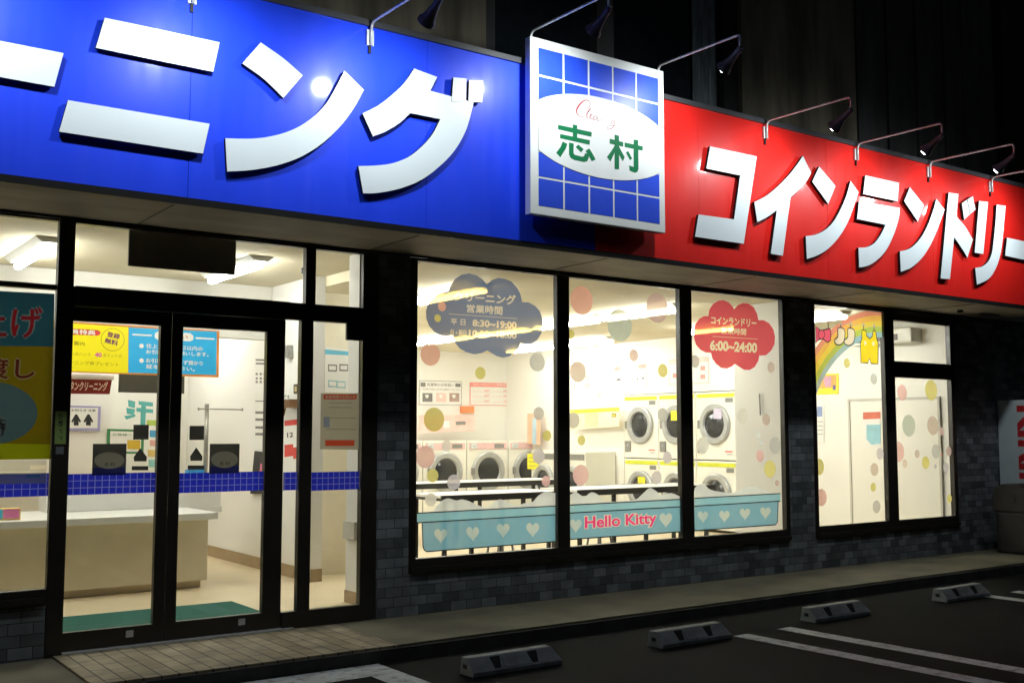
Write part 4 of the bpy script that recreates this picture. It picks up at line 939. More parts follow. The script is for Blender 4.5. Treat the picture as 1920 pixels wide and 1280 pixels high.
def strips(p):
    c = crop(0, 540, 2.785)
    W_ = vinyl("strip_white", (0.62, 0.66, 0.62), 0.2)
    p.sheet(c([(-330, 900), (243, 897), (242, 955), (-330, 960)]), W_, 0); p.sheet(c([(-330, 966), (242, 960), (240, 1018), (-330, 1026)]), vinyl("strip_grey", (0.5, 0.56, 0.53), 0.25), 0)
    p.sheet(c([(155, 925), (240, 923), (240, 945), (155, 947)]), V_PALE, 1); p.sheet(c([(138, 975), (208, 974), (208, 986), (138, 988)]), vinyl("strip_green", (0.15, 0.42, 0.32), 0.1), 1)
sticker("price_strip", "pale paper strips under the big poster on the front window", strips)
# notice on the side light
def notice(p):
    c = crop(380, 440, 3.048); G = vinyl("notice_grey", (0.30, 0.28, 0.22), 0.0); Rr = vinyl("notice_red", (0.34, 0.05, 0.025), 0.0)
    p.sheet(c([(675, 905), (895, 905), (890, 1228), (670, 1225)]), G); p.sheet(c([(690, 912), (880, 912), (878, 940), (690, 940)]), Rr, 1); p.sheet(c([(700, 1172), (868, 1172), (866, 1206), (700, 1206)]), Rr, 1)
    p.text("営業時間のお知らせ", c([(700, 917), (872, 917), (872, 935), (700, 935)]), G, 2, 0.02)
    L_ = vinyl("notice_ink", (0.16, 0.14, 0.12), 0.0)
    for y in (960, 985, 1045, 1110): p.line(c([(720 if y < 1000 else 705, y), (850 if y < 1000 else 880, y + 2)]), 1.2, L_)
    p.sheet(c([(690, 1040), (725, 1040), (725, 1100), (690, 1100)]), vinyl("notice_blue", (0.16, 0.18, 0.24), 0.0), 1)
sticker("paper_notice", "grey notice with red header and footer hung on the wide side light", notice, "notice", plane=Pl('Y', 0.028))

# ================================================================== LOBBY
def light_fixture(root_name, x, y, z, ln_, tube_mat, label, group, offs=(-0.045, 0.045), tr=0.0165):
    t = thing(root_name, label, "ceiling light", (x, y, z), group)
    m = MB(); sec = [(-0.115, z - 0.002), (0.115, z - 0.002), (0.06, z - 0.045), (-0.06, z - 0.045)]
    m.prism([(x + a, y - ln_ / 2 - 0.03, c) for a, c in sec], (0, ln_ + 0.06, 0), WHITE); m.build("housing", t)
    for s in offs:
        m = MB(); m.tube([(x + s, y - ln_ / 2, z - 0.075), (x + s, y + ln_ / 2, z - 0.075)], tr, tube_mat, 10); m.build("tube", t)
    return t
F0 = light_fixture("ceiling_light", 1.9, 1.95, LC, 1.2, LTUBE, "fluorescent ceiling light behind the front window at the left edge", "ceiling lights of the lobby", (0.0,), 0.032)
o = copy_tree(F0, None, (1.7, -0.1, 0)); o['label'] = "fluorescent ceiling light over the entrance doors, behind the dark board"
o = copy_tree(F0, None, (-1.9, 0, 0)); o['label'] = "lobby fluorescent ceiling light beyond the left edge, over the front window"
for dx, lab in ((0.3, "lobby fluorescent ceiling light behind the bulkhead, over the back wall's left part"), (1.9, "lobby fluorescent ceiling light behind the bulkhead, over the back wall's right part")):
    o = copy_tree(F0, None, (dx, 2.5, 0)); o['label'] = lab
cm = atZ(572, 512, 2.80); t = thing("security_camera", "dark security camera hanging from a white mount on the lobby ceiling", "camera", (cm.x, cm.y, LC))
m = MB(); m.tube([(cm.x, cm.y, LC - 0.002), (cm.x, cm.y, 2.85)], 0.022, WHITE, 14); m.build("mount", t)
m = MB(); m.tube([(cm.x + 0.02, cm.y + 0.06, 2.83), (cm.x - 0.03, cm.y - 0.09, 2.805)], 0.033, DARKTRIM, 14); m.build("camera_body", t)
# dark board behind the transom
m = MB(); q = [atY(243, 426, 0.25), atY(443, 448, 0.25), atY(443, 516, 0.25), atY(243, 501, 0.25)]
x0, x1, z0, z1 = q[0].x, q[1].x, q[2].z, 2.97
m.box(x0, x1, 0.25, 0.27, z0, z1, P("board_back", (0.20, 0.19, 0.16), 0.8)); m.build("x")
_o = bpy.data.objects["x"]; _o.name = "hanging_board"; tag(_o, "dark back of a board hanging behind the glass above the doors", "board")
# counter
CN = thing("reception_counter", "cream reception counter with white top in the lobby", "counter", (1.9, 2.7, FZ))
m = MB(); m.box(-1.2, 3.56, 2.26, 3.2, FZ + 0.07, 0.66, CREAMPANEL); m.build("cabinet", CN, bevel=0.004)
m = MB(); m.box(-1.2, 3.52, 2.32, 2.84, FZ + 0.001, FZ + 0.069, P("kick_tan", (0.66, 0.57, 0.42), 0.5)); m.build("kickboard", CN)
m = MB(); m.box(-1.22, 3.60, 2.12, 3.3, 0.66, 0.72, WHITE); m.box(3.60, 3.96, 2.98, 3.3, 0.66, 0.72, WHITE); m.build("countertop", CN, bevel=0.004)
m = MB(); m.box(2.3, 3.95, 3.0, 3.3, 0.721, 0.93, WHITE); m.build("rear_ledge", CN, bevel=0.004)
m = MB(); m.box(1.3, 3.42, 0.16, 1.28, FZ + 0.001, FZ + 0.012, MATG); tag(m.build("door_mat", None, bevel=0.003), "dark green door mat inside the sliding doors", "mat")
# banner on the bulkhead
bp = Pl('Y', 3.045); cb = crop(120, 590, 6.4)
YEL = P("banner_yellow", (0.92, 0.80, 0.0), 0.5, var=0.02); CYB = P("banner_blue", (0.02, 0.40, 0.78), 0.5, var=0.03); ORG = P("banner_orange", (0.62, 0.22, 0.03), 0.5); RED = P("print_red", (0.62, 0.05, 0.04), 0.5); INKBR = P("print_olive", (0.35, 0.28, 0.0), 0.6)
p = Print(bp, 0.012)
p.board(cb([(-900, 25), (1860, 195), (1850, 752), (-900, 655)]), ORG)
p.sheet(cb([(-900, 40), (768, 150), (762, 700), (-900, 640)]), YEL, 1); p.sheet(cb([(772, 152), (1828, 205), (1822, 722), (766, 696)]), CYB, 1)
p.sheet(cb([(-500, 130), (60, 165), (400, 185), (432, 205), (430, 235), (400, 252), (60, 238), (-500, 205)]), RED, 2); p.text("会員特典", cb([(-20, 165), (375, 190), (372, 248), (-25, 225)]), PAPER, 3, 0.03)
p.disc(cb([(580, 300)])[0], 21.5, INKBR, 2); p.disc(cb([(580, 300)])[0], 20.5, YEL, 3)
PUR = P("print_purple", (0.14, 0.02, 0.10), 0.5)
p.text("登録", cb([(520, 200), (670, 235), (660, 300), (505, 262)]), PUR, 4, 0.04); p.text("無料", cb([(492, 275), (650, 312), (635, 380), (475, 335)]), PUR, 4, 0.04)
p.text("案内", cb([(115, 315), (245, 328), (243, 375), (112, 365)]), INKBR, 2, 0.02)
p.text("1点ハント", cb([(105, 445), (320, 458), (318, 500), (103, 492)]), INKBR, 2, 0.0); p.text("40", cb([(365, 450), (450, 455), (448, 512), (362, 506)]), P("print_magenta", (0.65, 0.12, 0.35), 0.5), 2, 0.04); p.text("ポイントの", cb([(462, 462), (690, 475), (687, 518), (460, 508)]), INKBR, 2, 0.0)
p.text("クリーニング券プレゼント", cb([(-60, 540), (650, 578), (648, 620), (-62, 588)]), INKBR, 2, 0.01)
p.line(cb([(815, 238), (1050, 250)]), 3.0, PAPER, 2); p.line(cb([(1575, 280), (1800, 292)]), 3.0, PAPER, 2)
p.sheet(cb([(1085, 225), (1120, 200), (1510, 222), (1548, 255), (1545, 300), (1505, 320), (1115, 300), (1082, 270)]), PAPER, 2); p.text("お願い", cb([(1150, 222), (1480, 240), (1480, 300), (1150, 284)]), ORG, 3, 0.02)
for (y0, a, b_) in ((345, "仕上り後は一日以内の", "お引取りをお願いします。"), (520, "お引取り時は必ず預かり", "証を提示下さい。")):
    p.disc(cb([(925, y0 + 30)])[0], 4.2, PAPER, 2)
    p.text(a, cb([(980, y0), (1660, y0 + 38), (1658, y0 + 92), (978, y0 + 54)]), PAPER, 2, 0.03); e = 1730 if y0 < 400 else 1565
    p.text(b_, cb([(980, y0 + 72), (e, y0 + 108), (e, y0 + 160), (978, y0 + 124)]), PAPER, 2, 0.03)
p.build("hanging_banner", "long yellow and blue notice board under the lobby bulkhead", "banner")
# things on the lobby's back part
bk = Pl('Y', 3.9); MAR = P("maroon_cloth", (0.20, 0.018, 0.012), 0.8)
p = Print(bk, 0.006); p.board(cb([(-420, 760), (575, 775), (545, 952), (-440, 940)]), MAR); p.text("ボタンクリーニング", cb([(15, 795), (528, 802), (510, 915), (0, 908)]), P("maroon_letter", (0.8, 0.7, 0.6), 0.6), 1, 0.03)
p.build("maroon_banner", "maroon cloth banner with white katakana hanging under the yellow board", "banner")
m = MB(); a = atY(60, 703, 3.88); b_ = atY(212, 707, 3.88); m.tube([(1.5, 3.86, a.z), (b_.x, 3.86, b_.z)], 0.03, PAPER, 16); tag(m.build("paper_roll"), "white paper roll above the maroon banner", "paper roll")
m = MB(); a = atY(224, 702, 4.4); b_ = atY(312, 737, 4.4); m.box(a.x, b_.x + 0.2, 4.4, 4.43, b_.z, a.z + 0.02, P("dark_panel", (0.045, 0.045, 0.03), 0.6)); tag(m.build("dark_screen"), "dark flat panel behind the counter below the blue board", "screen")
ww = MB(); a = atY(128, 735, 5.0); ww.box(-2.7, 3.40, 5.0, 5.06, 0.9, a.z, WALL); ww.build("back_partition", B)
b5 = Pl('Y', 4.995); LAV = P("lavender_frame", (0.34, 0.32, 0.55), 0.5)
p = Print(b5, 0.02); p.board(cd_([(-260, 88), (328, 103), (320, 322), (-270, 318)]), LAV); p.sheet(cd_([(-240, 108), (302, 118), (296, 300), (-250, 296)]), PAPER, 1)
p.text("お知らせ 注意", cd_([(60, 125), (280, 130), (280, 152), (60, 148)]), BLACK, 2, 0.02)
for cx in (105, 215):                                      # two little drawn garments
    p.sheet(cd_([(cx - 18, 190), (cx + 18, 190), (cx + 45, 240), (cx + 30, 250), (cx + 22, 232), (cx + 22, 275), (cx - 22, 275), (cx - 22, 232), (cx - 30, 250), (cx - 45, 240)]), BLACK, 2); p.disc(cd_([(cx, 188)])[0], 3.0, BLACK, 2, 14)
p.build("framed_notice", "lavender framed notice with two small drawings on the lobby back wall", "notice")
TEAL = P("teal_paper", (0.10, 0.42, 0.40), 0.7)
p = Print(b5, 0.01)
for q in ([(575, 45), (640, 60), (635, 120), (580, 105)], [(560, 115), (640, 130), (625, 180), (565, 170)], [(540, 190), (640, 175), (640, 195), (560, 222)]): p.board(cd_(q), TEAL)
p.build("paper_cutout", "teal paper cut-out lettering on the left, on the lobby back wall", "decoration")
p = Print(b5, 0.01)
p.board(cd_([(670, 55), (798, 68), (798, 105), (735, 100), (735, 125), (800, 130), (800, 165), (735, 160), (725, 330), (685, 330), (690, 155), (650, 148), (652, 115), (695, 118), (695, 92), (672, 88)]), TEAL)
p.build("paper_cutout", "teal paper cut-out character shaped like a post with arms, on the lobby back wall", "decoration")
GRN = P("green_frame", (0.03, 0.20, 0.07), 0.5)
p = Print(b5, 0.016); p.board(cd_([(388, 305), (718, 315), (712, 530), (386, 525)]), GRN); p.sheet(cd_([(412, 325), (692, 332), (688, 512), (410, 508)]), PAPER, 1); p.text("お客様へ", cd_([(432, 345), (610, 350), (610, 370), (432, 366)]), GRN, 2, 0.0)
p.sheet(cd_([(565, 405), (682, 408), (680, 490), (565, 486)]), P("note_mustard", (0.62, 0.42, 0.03), 0.6), 2); p.build("framed_notice", "green framed notice with a mustard note on the lobby back wall", "notice")
for q, colr, lab in (([(745, 225), (860, 230), (860, 280), (745, 276)], (0.45, 0.62, 0.12), "lime green paper note beside the teal cut-out"), ([(770, 318), (880, 322), (880, 385), (770, 380)], (0.08, 0.35, 0.62), "blue paper note below the lime note"),
                     ([(772, 405), (880, 410), (880, 465), (772, 460)], (0.80, 0.45, 0.38), "pink paper note below the blue note"), ([(755, 492), (880, 496), (880, 560), (755, 555)], (0.75, 0.55, 0.18), "amber paper note below the pink note"),
                     ([(760, 580), (880, 584), (880, 655), (760, 650)], (0.30, 0.62, 0.58), "aqua paper note lowest beside the left door's edge")):
    p = Print(b5, 0.004); p.board(cd_(q), P("note_%d" % int(colr[0] * 1000), colr, 0.7)); p.build("paper_note", lab, "note", "paper notes in a column on the lobby back wall")
# hanger stand on the counter
STEEL = P("brushed_steel", (0.36, 0.35, 0.31), 0.35, metal=0.7)
t = thing("hanger_stand", "steel pole with a crossbar standing on the counter's right end", "stand", (3.8, 3.12, 0.931))
m = MB(); a = atY(388, 757, 3.12); m.tube([(a.x, 3.12, 0.95), (a.x, 3.12, a.z)], 0.022, STEEL, 14); m.build("pole", t)
m = MB(); l_ = atY(372, 766, 3.095); r_ = atY(454, 767, 3.095); m.tube([(l_.x, 3.094, l_.z), (r_.x, 3.094, l_.z - 0.004)], 0.007, STEEL, 10)
for q in (l_.x, r_.x): m.tube([(q - 0.004, 3.094, l_.z - 0.002), (q + 0.006, 3.094, l_.z - 0.002)], 0.016, STEEL, 12)
m.build("crossbar", t)
m = MB(); m.box(a.x - 0.09, a.x + 0.05, 3.06, 3.18, 0.931, 0.949, STEEL); m.build("base", t)
p = MB(); a = atY(353, 880, 3.05); b_ = atY(383, 897, 3.05); p.box(a.x, b_.x, 3.05, 3.15, 0.931, a.z, P("blue_packet", (0.05, 0.32, 0.72), 0.4, var=0.3, scale=30)); tag(p.build("blue_packet", None, bevel=0.006), "blue packet standing on the counter beside the steel pole", "packet")
t = thing("tissue_box", "colourful tissue box on the counter at the left edge", "box", (1.5, 2.3, 0.722))
a = atY(-40, 955, 2.3); b_ = atY(37, 978, 2.3)
p = MB(); p.box(a.x, b_.x, 2.28, 2.39, 0.721, a.z, P("box_yellow", (0.72, 0.55, 0.12), 0.5)); p.build("carton", t)
p = MB(); mid = (a.x + b_.x) / 2; p.box(mid - 0.1, mid + 0.02, 2.276, 2.279, 0.735, a.z - 0.004, P("box_cyan", (0.10, 0.5, 0.7), 0.5)); p.box(mid + 0.025, b_.x - 0.01, 2.276, 2.279, 0.735, a.z - 0.004, P("box_pink", (0.75, 0.22, 0.42), 0.5)); p.build("printed_front", t)
# side wall prints
sw = Pl('X', 4.48); ce = crop(380, 440, 3.048)
INK = P("print_grey", (0.20, 0.19, 0.18), 0.7)
p = Print(sw, 0.003); p.board(ce([(298, 700), (375, 705), (375, 858), (296, 850)]), PAPER)
for y in (715, 735): p.line(ce([(305, y), (370, y + 2)]), 3.2, INK)
for y in (795, 820, 840): 
    for x in (305, 328, 350): p.line(ce([(x, y), (x + 12, y + 1)]), 4.0, INK)
p.build("wall_notice", "white notice with dark print, upper one on the lobby side wall", "notice")
p = Print(sw, 0.003); p.board(ce([(298, 900), (372, 905), (368, 1165), (292, 1160)]), PAPER)
for y in (950, 1015, 1055, 1100, 1138): p.line(ce([(303, y), (364, y + 1)]), 2.0 if y < 1000 else 4.5, INK)
p.build("wall_notice", "long white notice with dark lines, lower one on the lobby side wall", "notice")
t = thing("display_board", "small black board with a pink picture hung on the lobby side wall", "board", tuple(sw.px(490, 925)))
p = Print(sw, 0.03); p.board([(482, 845), (508, 848), (512, 925), (474, 925)], P("easel_black", (0.02, 0.02, 0.022), 0.5)); p.mb.build("panel", t)
p = Print(sw, 0.033); p.sheet([(494, 868), (503, 872), (503, 895), (491, 893)], P("easel_pink", (0.7, 0.18, 0.3), 0.6)); p.mb.build("picture", t, recalc=False)
p = Print(sw, 0.004); p.board(ce([(470, 1062), (552, 1052), (552, 1290), (465, 1300)]), PAPER); p.sheet(ce([(470, 1062), (552, 1052), (552, 1085), (470, 1092)]), RED, 1); p.sheet(ce([(470, 1200), (520, 1195), (520, 1262), (470, 1270)]), RED, 1); p.sheet(ce([(520, 1215), (552, 1210), (552, 1275), (520, 1280)]), RED, 1); p.text("12", ce([(485, 1130), (520, 1127), (520, 1155), (485, 1158)]), BLACK, 1, 0.03)
p.build("red_poster", "white poster with red header and red pictures seen through the narrow side light", "poster")
p = Print(sw, 0.02); p.board(ce([(530, 855), (553, 853), (553, 905), (530, 908)]), P("small_frame", (0.05, 0.035, 0.015), 0.5)); p.sheet(ce([(536, 866), (549, 865), (549, 895), (536, 897)]), P("small_picture", (0.55, 0.42, 0.2), 0.6), 1); p.build("picture_in_frame", "small dark picture frame seen through the narrow side light", "picture frame")
p = Print(sw, 0.06); p.board(ce([(493, 640), (518, 632), (520, 700), (500, 705)]), P("speaker_grey", (0.28, 0.28, 0.26), 0.5)); p.build("wall_speaker", "grey wall speaker high up behind the narrow side light", "speaker")
t = thing("wall_shelf", "small brown wooden shelf box behind the narrow side light", "shelf", tuple(sw.px(*ce([(535, 985)])[0], 0.05)))
p = Print(sw, 0.10); p.board(ce([(515, 945), (553, 940), (553, 985), (515, 990)]), P("shelf_wood", (0.16, 0.075, 0.03), 0.5)); p.mb.build("box", t)
t = thing("potted_plant", "small green plant beside the brown shelf box behind the narrow side light", "plant", tuple(sw.px(*ce([(492, 990)])[0], 0.06)))
lf = MB(); c0 = sw.px(*ce([(492, 960)])[0], 0.08); LEAF = P("leaf_green", (0.03, 0.09, 0.02), 0.5)
for i in range(46):
    d = Vector((random.uniform(-1, 1), random.uniform(-1, 1), random.uniform(-0.4, 1))).normalized(); a = c0 + d * random.uniform(0.03, 0.10); s = Vector((random.uniform(-1, 1), random.uniform(-1, 1), random.uniform(-1, 1))).normalized() * 0.022
    lf.face([a - s, a + d.cross(s) * 0.5, a + s + d * 0.035, a - d.cross(s) * 0.5], LEAF)
lf.build("foliage", t, recalc=False)
pt = MB(); pt.tube([c0 + Vector((0, 0, -0.13)), c0 + Vector((0, 0, -0.05))], [0.035, 0.05], P("pot_brown", (0.18, 0.10, 0.06), 0.6), 16); pt.build("pot", t)
pw = Pl('Y', 2.418)
p = Print(pw, 0.004); p.board(ce([(698, 640), (842, 655), (842, 905), (697, 900)]), PAPER); p.sheet(ce([(698, 655), (842, 668), (842, 690), (698, 682)]), P("cyan_print", (0.12, 0.45, 0.62), 0.6), 1)
for x, y in ((715, 740), (780, 738), (716, 830), (765, 835)): p.sheet(ce([(x, y), (x + 52, y + 3), (x + 50, y + 42), (x, y + 40)]), P("cyan_print2", (0.35, 0.55, 0.58), 0.6) if y > 800 else INK, 1); p.sheet(ce([(x + 6, y + 8), (x + 46, y + 10), (x + 44, y + 34), (x + 6, y + 32)]), PAPER, 2)
p.build("wall_notice", "white notice with blue print on the passage wall behind the wide side light", "notice")
p = Print(Pl('Y', 0.16), 0.02); p.rect(651, 975, 672, 1012, WHITE, 0)
m = MB(); a = atX(651, 975, 4.21); b_ = atX(672, 1012, 4.21); m.box(4.17, 4.2145, min(a.y, b_.y), max(a.y, b_.y), b_.z, a.z, P("switch_box_white", (0.62, 0.61, 0.56), 0.5)); tag(m.build("switch_box", None, bevel=0.004), "white switch box on the wall beside the tiled pier", "switch box")

# ================================================================== LAUNDRY ROOM
K0 = light_fixture("ceiling_light", 5.72, 1.55, KC, 1.22, TUBE, "", "ceiling lights of the laundry room")
rows_ = (("left", 5.72, (1.55, 2.95, 4.35, 5.75)), ("middle", 8.42, (1.65, 3.05, 4.45, 5.85, 7.25)), ("right", 10.5, (1.0, 2.4, 5.2, 6.6)))
ordn = ["first", "second", "third", "fourth", "fifth"]
for nm, x, ys in rows_:
    for i, y in enumerate(ys):
        o = K0 if (nm == "left" and i == 0) else copy_tree(K0, None, (x - 5.72, y - 1.55, 0))
        o['label'] = "%s fluorescent ceiling light from the windows in the %s row of the laundry room" % (ordn[i], nm)
# dryers in a two-high bank on the right wall (doors face left)
DW = P("dryer_enamel", (0.82, 0.81, 0.74), 0.3, var=0.02); RING = P("door_ring_grey", (0.42, 0.43, 0.43), 0.35, metal=0.3); DGL = P("drum_glass", (0.03, 0.032, 0.035), 0.12); LIME = P("lime_stripe", (0.62, 0.66, 0.04), 0.5); DK = P("machine_grey", (0.22, 0.22, 0.21), 0.4)
def porthole(root, c, n, r, label=None):
    """door: ring, rim, dark bulging glass, hinge"""
    n = Vector(n); u = Vector((0, 0, 1)); s = n.cross(u)
    def ringpts(rr, d): return [c + n * d + (s * math.cos(t) + u * math.sin(t)) * rr for t in [2 * math.pi * i / 36 for i in range(36)]]
    m = MB(); prof = [(r, 0.0), (r, 0.035), (r * 0.93, 0.05), (r * 0.72, 0.05), (r * 0.66, 0.02)]
    rr = [ringpts(a, d) for a, d in prof]
    for A, Bb in zip(rr, rr[1:]):
        for i in range(36): m.face([A[i], A[(i + 1) % 36], Bb[(i + 1) % 36], Bb[i]], RING, True)
    d = m.build("door", root)
    m = MB(); prof = [(r * 0.66, 0.02), (r * 0.5, 0.035), (r * 0.3, 0.045), (0.002, 0.05)]; rr = [ringpts(a, dd) for a, dd in prof]
    for A, Bb in zip(rr, rr[1:]):
        for i in range(36): m.face([A[i], A[(i + 1) % 36], Bb[(i + 1) % 36], Bb[i]], DGL, True)
    m.build("door_glass", d)
    m = MB(); hpos = c + s * r * 0.98 + n * 0.03; e = Vector((0.02, 0.02, 0.06)); m.box(hpos.x - 0.02, hpos.x + 0.02, hpos.y - 0.025, hpos.y + 0.025, hpos.z - 0.06, hpos.z + 0.06, DK); m.build("handle", d)
def dryer(y0, z0, h, label):
    t = thing("tumble_dryer", label, "dryer", (11.6, y0 + 0.39, z0), "tumble dryers stacked along the right wall")
    m = MB(); m.box(11.35, 12.05, y0 + 0.004, y0 + 0.784, z0 + 0.002, z0 + h - 0.002, DW); m.build("cabinet", t, bevel=0.008)
    m = MB(); m.box(11.343, 11.349, y0 + 0.03, y0 + 0.76, z0 + h - 0.085, z0 + h - 0.03, LIME); m.box(11.343, 11.3495, y0 + 0.06, y0 + 0.2, z0 + h - 0.16, z0 + h - 0.1, DK); m.build("control_strip", t)
    m = MB(); m.box(11.332, 11.349, y0 + 0.63, y0 + 0.75, z0 + 0.10, z0 + 0.26, DK); m.box(11.329, 11.3318, y0 + 0.675, y0 + 0.705, z0 + 0.19, z0 + 0.2, PLATE); m.build("coin_box", t)
    m = MB(); m.box(11.345, 11.349, y0 + 0.06, y0 + 0.24, z0 + 0.06, z0 + 0.15, PAPER); m.box(11.3435, 11.3449, y0 + 0.08, y0 + 0.22, z0 + 0.115, z0 + 0.135, P("dryer_label_red", (0.6, 0.12, 0.1), 0.6)); m.box(11.3435, 11.3449, y0 + 0.08, y0 + 0.19, z0 + 0.08, z0 + 0.09, DK); m.build("label_plate", t)
    porthole(t, Vector((11.35, y0 + 0.40, z0 + h * 0.52)), (-1, 0, 0), 0.29)
    return t
names3 = ["nearest the pillar", "in the middle column", "farthest from the pillar"]
d0 = dryer(2.89, 1.06, 0.98, "upper tumble dryer nearest the pillar")
for i in range(3):
    for up in (1, 0):
        if i == 0 and up: continue
        o = copy_tree(d0, None, (0, i * 0.79, 0 if up else -0.99)); o['label'] = "%s tumble dryer %s" % ("upper" if up else "lower", names3[i])
for q, colr, lab, nm in (((1338, 766, 1353, 785), (0.62, 0.56, 0.72), "lilac paper stuck on the upper dryer door nearest the pillar", 1), ((1258, 770, 1270, 788), (0.75, 0.76, 0.05), "lime paper stuck on the middle upper dryer door", 2), ((1196, 893, 1210, 906), (0.75, 0.72, 0.05), "lime paper stuck on a lower dryer at the far end", 3)):
    p = Print(Pl('X', 11.29), 0.002); p.rect(*q, P("memo_%d" % nm, colr, 0.7), 0); p.build("paper_memo", lab, "note")
# washers along the back wall
def washer(x0, label):
    t = thing("washing_machine", label, "washing machine", (x0 + 0.42, 8.1, FZ), "front loading washing machines along the back wall")
    m = MB(); m.box(x0, x0 + 0.84, 7.7, 8.48, FZ + 0.08, 1.32, DW); m.box(x0 + 0.02, x0 + 0.82, 7.72, 8.46, FZ + 0.001, FZ + 0.079, DK); m.build("cabinet", t, bevel=0.01)
    m = MB(); m.box(x0 + 0.03, x0 + 0.81, 7.692, 7.699, 1.17, 1.28, P("washer_panel", (0.75, 0.5, 0.5), 0.5)); m.box(x0 + 0.55, x0 + 0.75, 7.688, 7.6915, 1.19, 1.26, DK); m.build("control_panel", t)
    m = MB(); m.box(x0 + 0.06, x0 + 0.18, 7.67, 7.6915, 1.18, 1.27, PLATE); m.box(x0 + 0.10, x0 + 0.14, 7.667, 7.6698, 1.22, 1.23, DK); m.build("coin_slot", t)
    porthole(t, Vector((x0 + 0.42, 7.7, 0.80)), (0, -1, 0), 0.33); return t
w0 = washer(9.13, "washing machine seen at the left of the first pane")
for i, lab in ((1, "washing machine second from the left along the back wall"), (2, "washing machine in the corner by the right wall, end of the back row"), (-1, "washing machine left of the first pane's machine, behind the tiled pier")):
    if i == 2: o = copy_tree(w0, None, (1.72, 0, 0))
    else: o = copy_tree(w0, None, (0.86 * i, 0, 0))
    o['label'] = lab
# washers with a price board on the right wall, between corner and dryers
def swasher(y0, label):
    t = thing("washing_machine", label, "washing machine", (11.0, y0 + 0.35, FZ), "washing machines along the right wall")
    m = MB(); m.box(10.72, 11.34, y0 + 0.005, y0 + 0.70, FZ + 0.06, 1.15, DW); m.box(10.75, 11.3, y0 + 0.02, y0 + 0.68, FZ + 0.001, FZ + 0.058, DK); m.build("cabinet", t, bevel=0.012)
    m = MB(); m.box(10.712, 10.719, y0 + 0.03, y0 + 0.67, 1.02, 1.11, DK); m.build("control_panel", t)
    porthole(t, Vector((10.72, y0 + 0.35, 0.66)), (-1, 0, 0), 0.27); return t
s0 = swasher(5.45, "right wall washing machine next to the dryers")
o = copy_tree(s0, None, (0, 0.72, 0)); o['label'] = "right wall washing machine nearest the corner"
# folding tables
def table(y, x0, x1, label):
    t = thing("folding_table", label, "table", ((x0 + x1) / 2, y + 0.35, FZ), "long work tables of the laundry room")
    m = MB(); m.box(x0, x1, y, y + 0.7, 0.775, 0.80, WHITE); m.build("tabletop", t)
    m = MB(); 
    for b in ((x0 - 0.006, x1 + 0.006, y - 0.02, y - 0.001), (x0 - 0.006, x1 + 0.006, y + 0.701, y + 0.72)): m.box(*b, 0.735, 0.803, BLACK)
    m.box(x0, x1, y, y + 0.7, 0.745, 0.774, BLACK); m.build("black_edging", t)
    for x in (x0 + 0.08, (x0 + x1) / 2, x1 - 0.08):
        for yy in (y + 0.06, y + 0.64):
            m = MB(); m.box(x - 0.02, x + 0.02, yy - 0.02, yy + 0.02, FZ + 0.001, 0.744, BLACK); m.build("leg", t)
    return t
table(1.95, 5.9, 7.5, "black edged white table nearest the first pane"); table(2.0, 7.75, 9.95, "black edged white table in front of the dryers"); table(4.3, 6.6, 9.4, "long black edged white table deeper in the laundry room")
def stool(x, y, label):
    t = thing("stool", label, "stool", (x, y, FZ), "dark stools under the tables")
    m = MB(); m.tube([(x, y, 0.43), (x, y, 0.47)], 0.16, RUBBER, 24); m.build("seat", t)
    for k in range(4):
        a = math.pi / 4 + k * math.pi / 2; m = MB(); m.tube([(x + 0.10 * math.cos(a), y + 0.10 * math.sin(a), 0.43), (x + 0.17 * math.cos(a), y + 0.17 * math.sin(a), FZ + 0.002)], 0.012, DK, 8); m.build("leg", t)
    return t
s_ = stool(6.3, 1.45, "dark round stool near the bottom of the first pane")
o = copy_tree(s_, None, (1.35, 0.05, 0)); o['label'] = "dark round stool near the bottom of the second pane"
# notices on the back wall and right wall
bw_ = Pl('Y', 8.5); rw = Pl('X', 11.36); PRED = P("print_salmon", (0.80, 0.30, 0.27), 0.6); PPINK = P("print_pink", (0.85, 0.55, 0.5), 0.6)
c = crop(*K1)
p = Print(bw_, 0.006); p.board(c([(108, 992), (452, 1000), (450, 1195), (106, 1192)]), P("notice_grey_border", (0.45, 0.45, 0.45), 0.6)); p.sheet(c([(116, 1000), (445, 1008), (443, 1188), (113, 1185)]), PAPER, 1)
p.sheet(c([(120, 1010), (160, 1011), (160, 1044), (120, 1043)]), INK, 2); p.sheet(c([(398, 1018), (440, 1019), (440, 1046), (398, 1045)]), INK, 2); p.text("洗濯物のお取扱い", c([(168, 1013), (390, 1019), (390, 1044), (168, 1040)]), INK, 2, 0.02)
p.text("ご利用の前に必ずお読みください", c([(120, 1054), (440, 1062), (440, 1076), (120, 1070)]), INK, 2, 0.01)
for i, x in enumerate((135, 245, 350)): p.sheet(c([(x, 1095), (x + 80, 1096), (x + 80, 1165), (x, 1164)]), [INK, PPINK, P("print_brownish", (0.4, 0.28, 0.25), 0.6)][i], 2); p.sheet(c([(x + 20, 1108), (x + 52, 1109), (x + 45, 1135), (x + 28, 1134)]), PAPER, 3)
p.build("wall_notice", "grey bordered notice with three small pictures, left one on the laundry back wall", "notice")
p = Print(bw_, 0.006); p.board(c([(515, 1008), (835, 1016), (833, 1198), (515, 1192)]), PRED); p.sheet(c([(521, 1045), (829, 1050), (827, 1192), (520, 1187)]), PAPER, 1); p.text("コインランドリー料金表", c([(540, 1014), (800, 1021), (800, 1040), (540, 1034)]), PAPER, 1, 0.01)
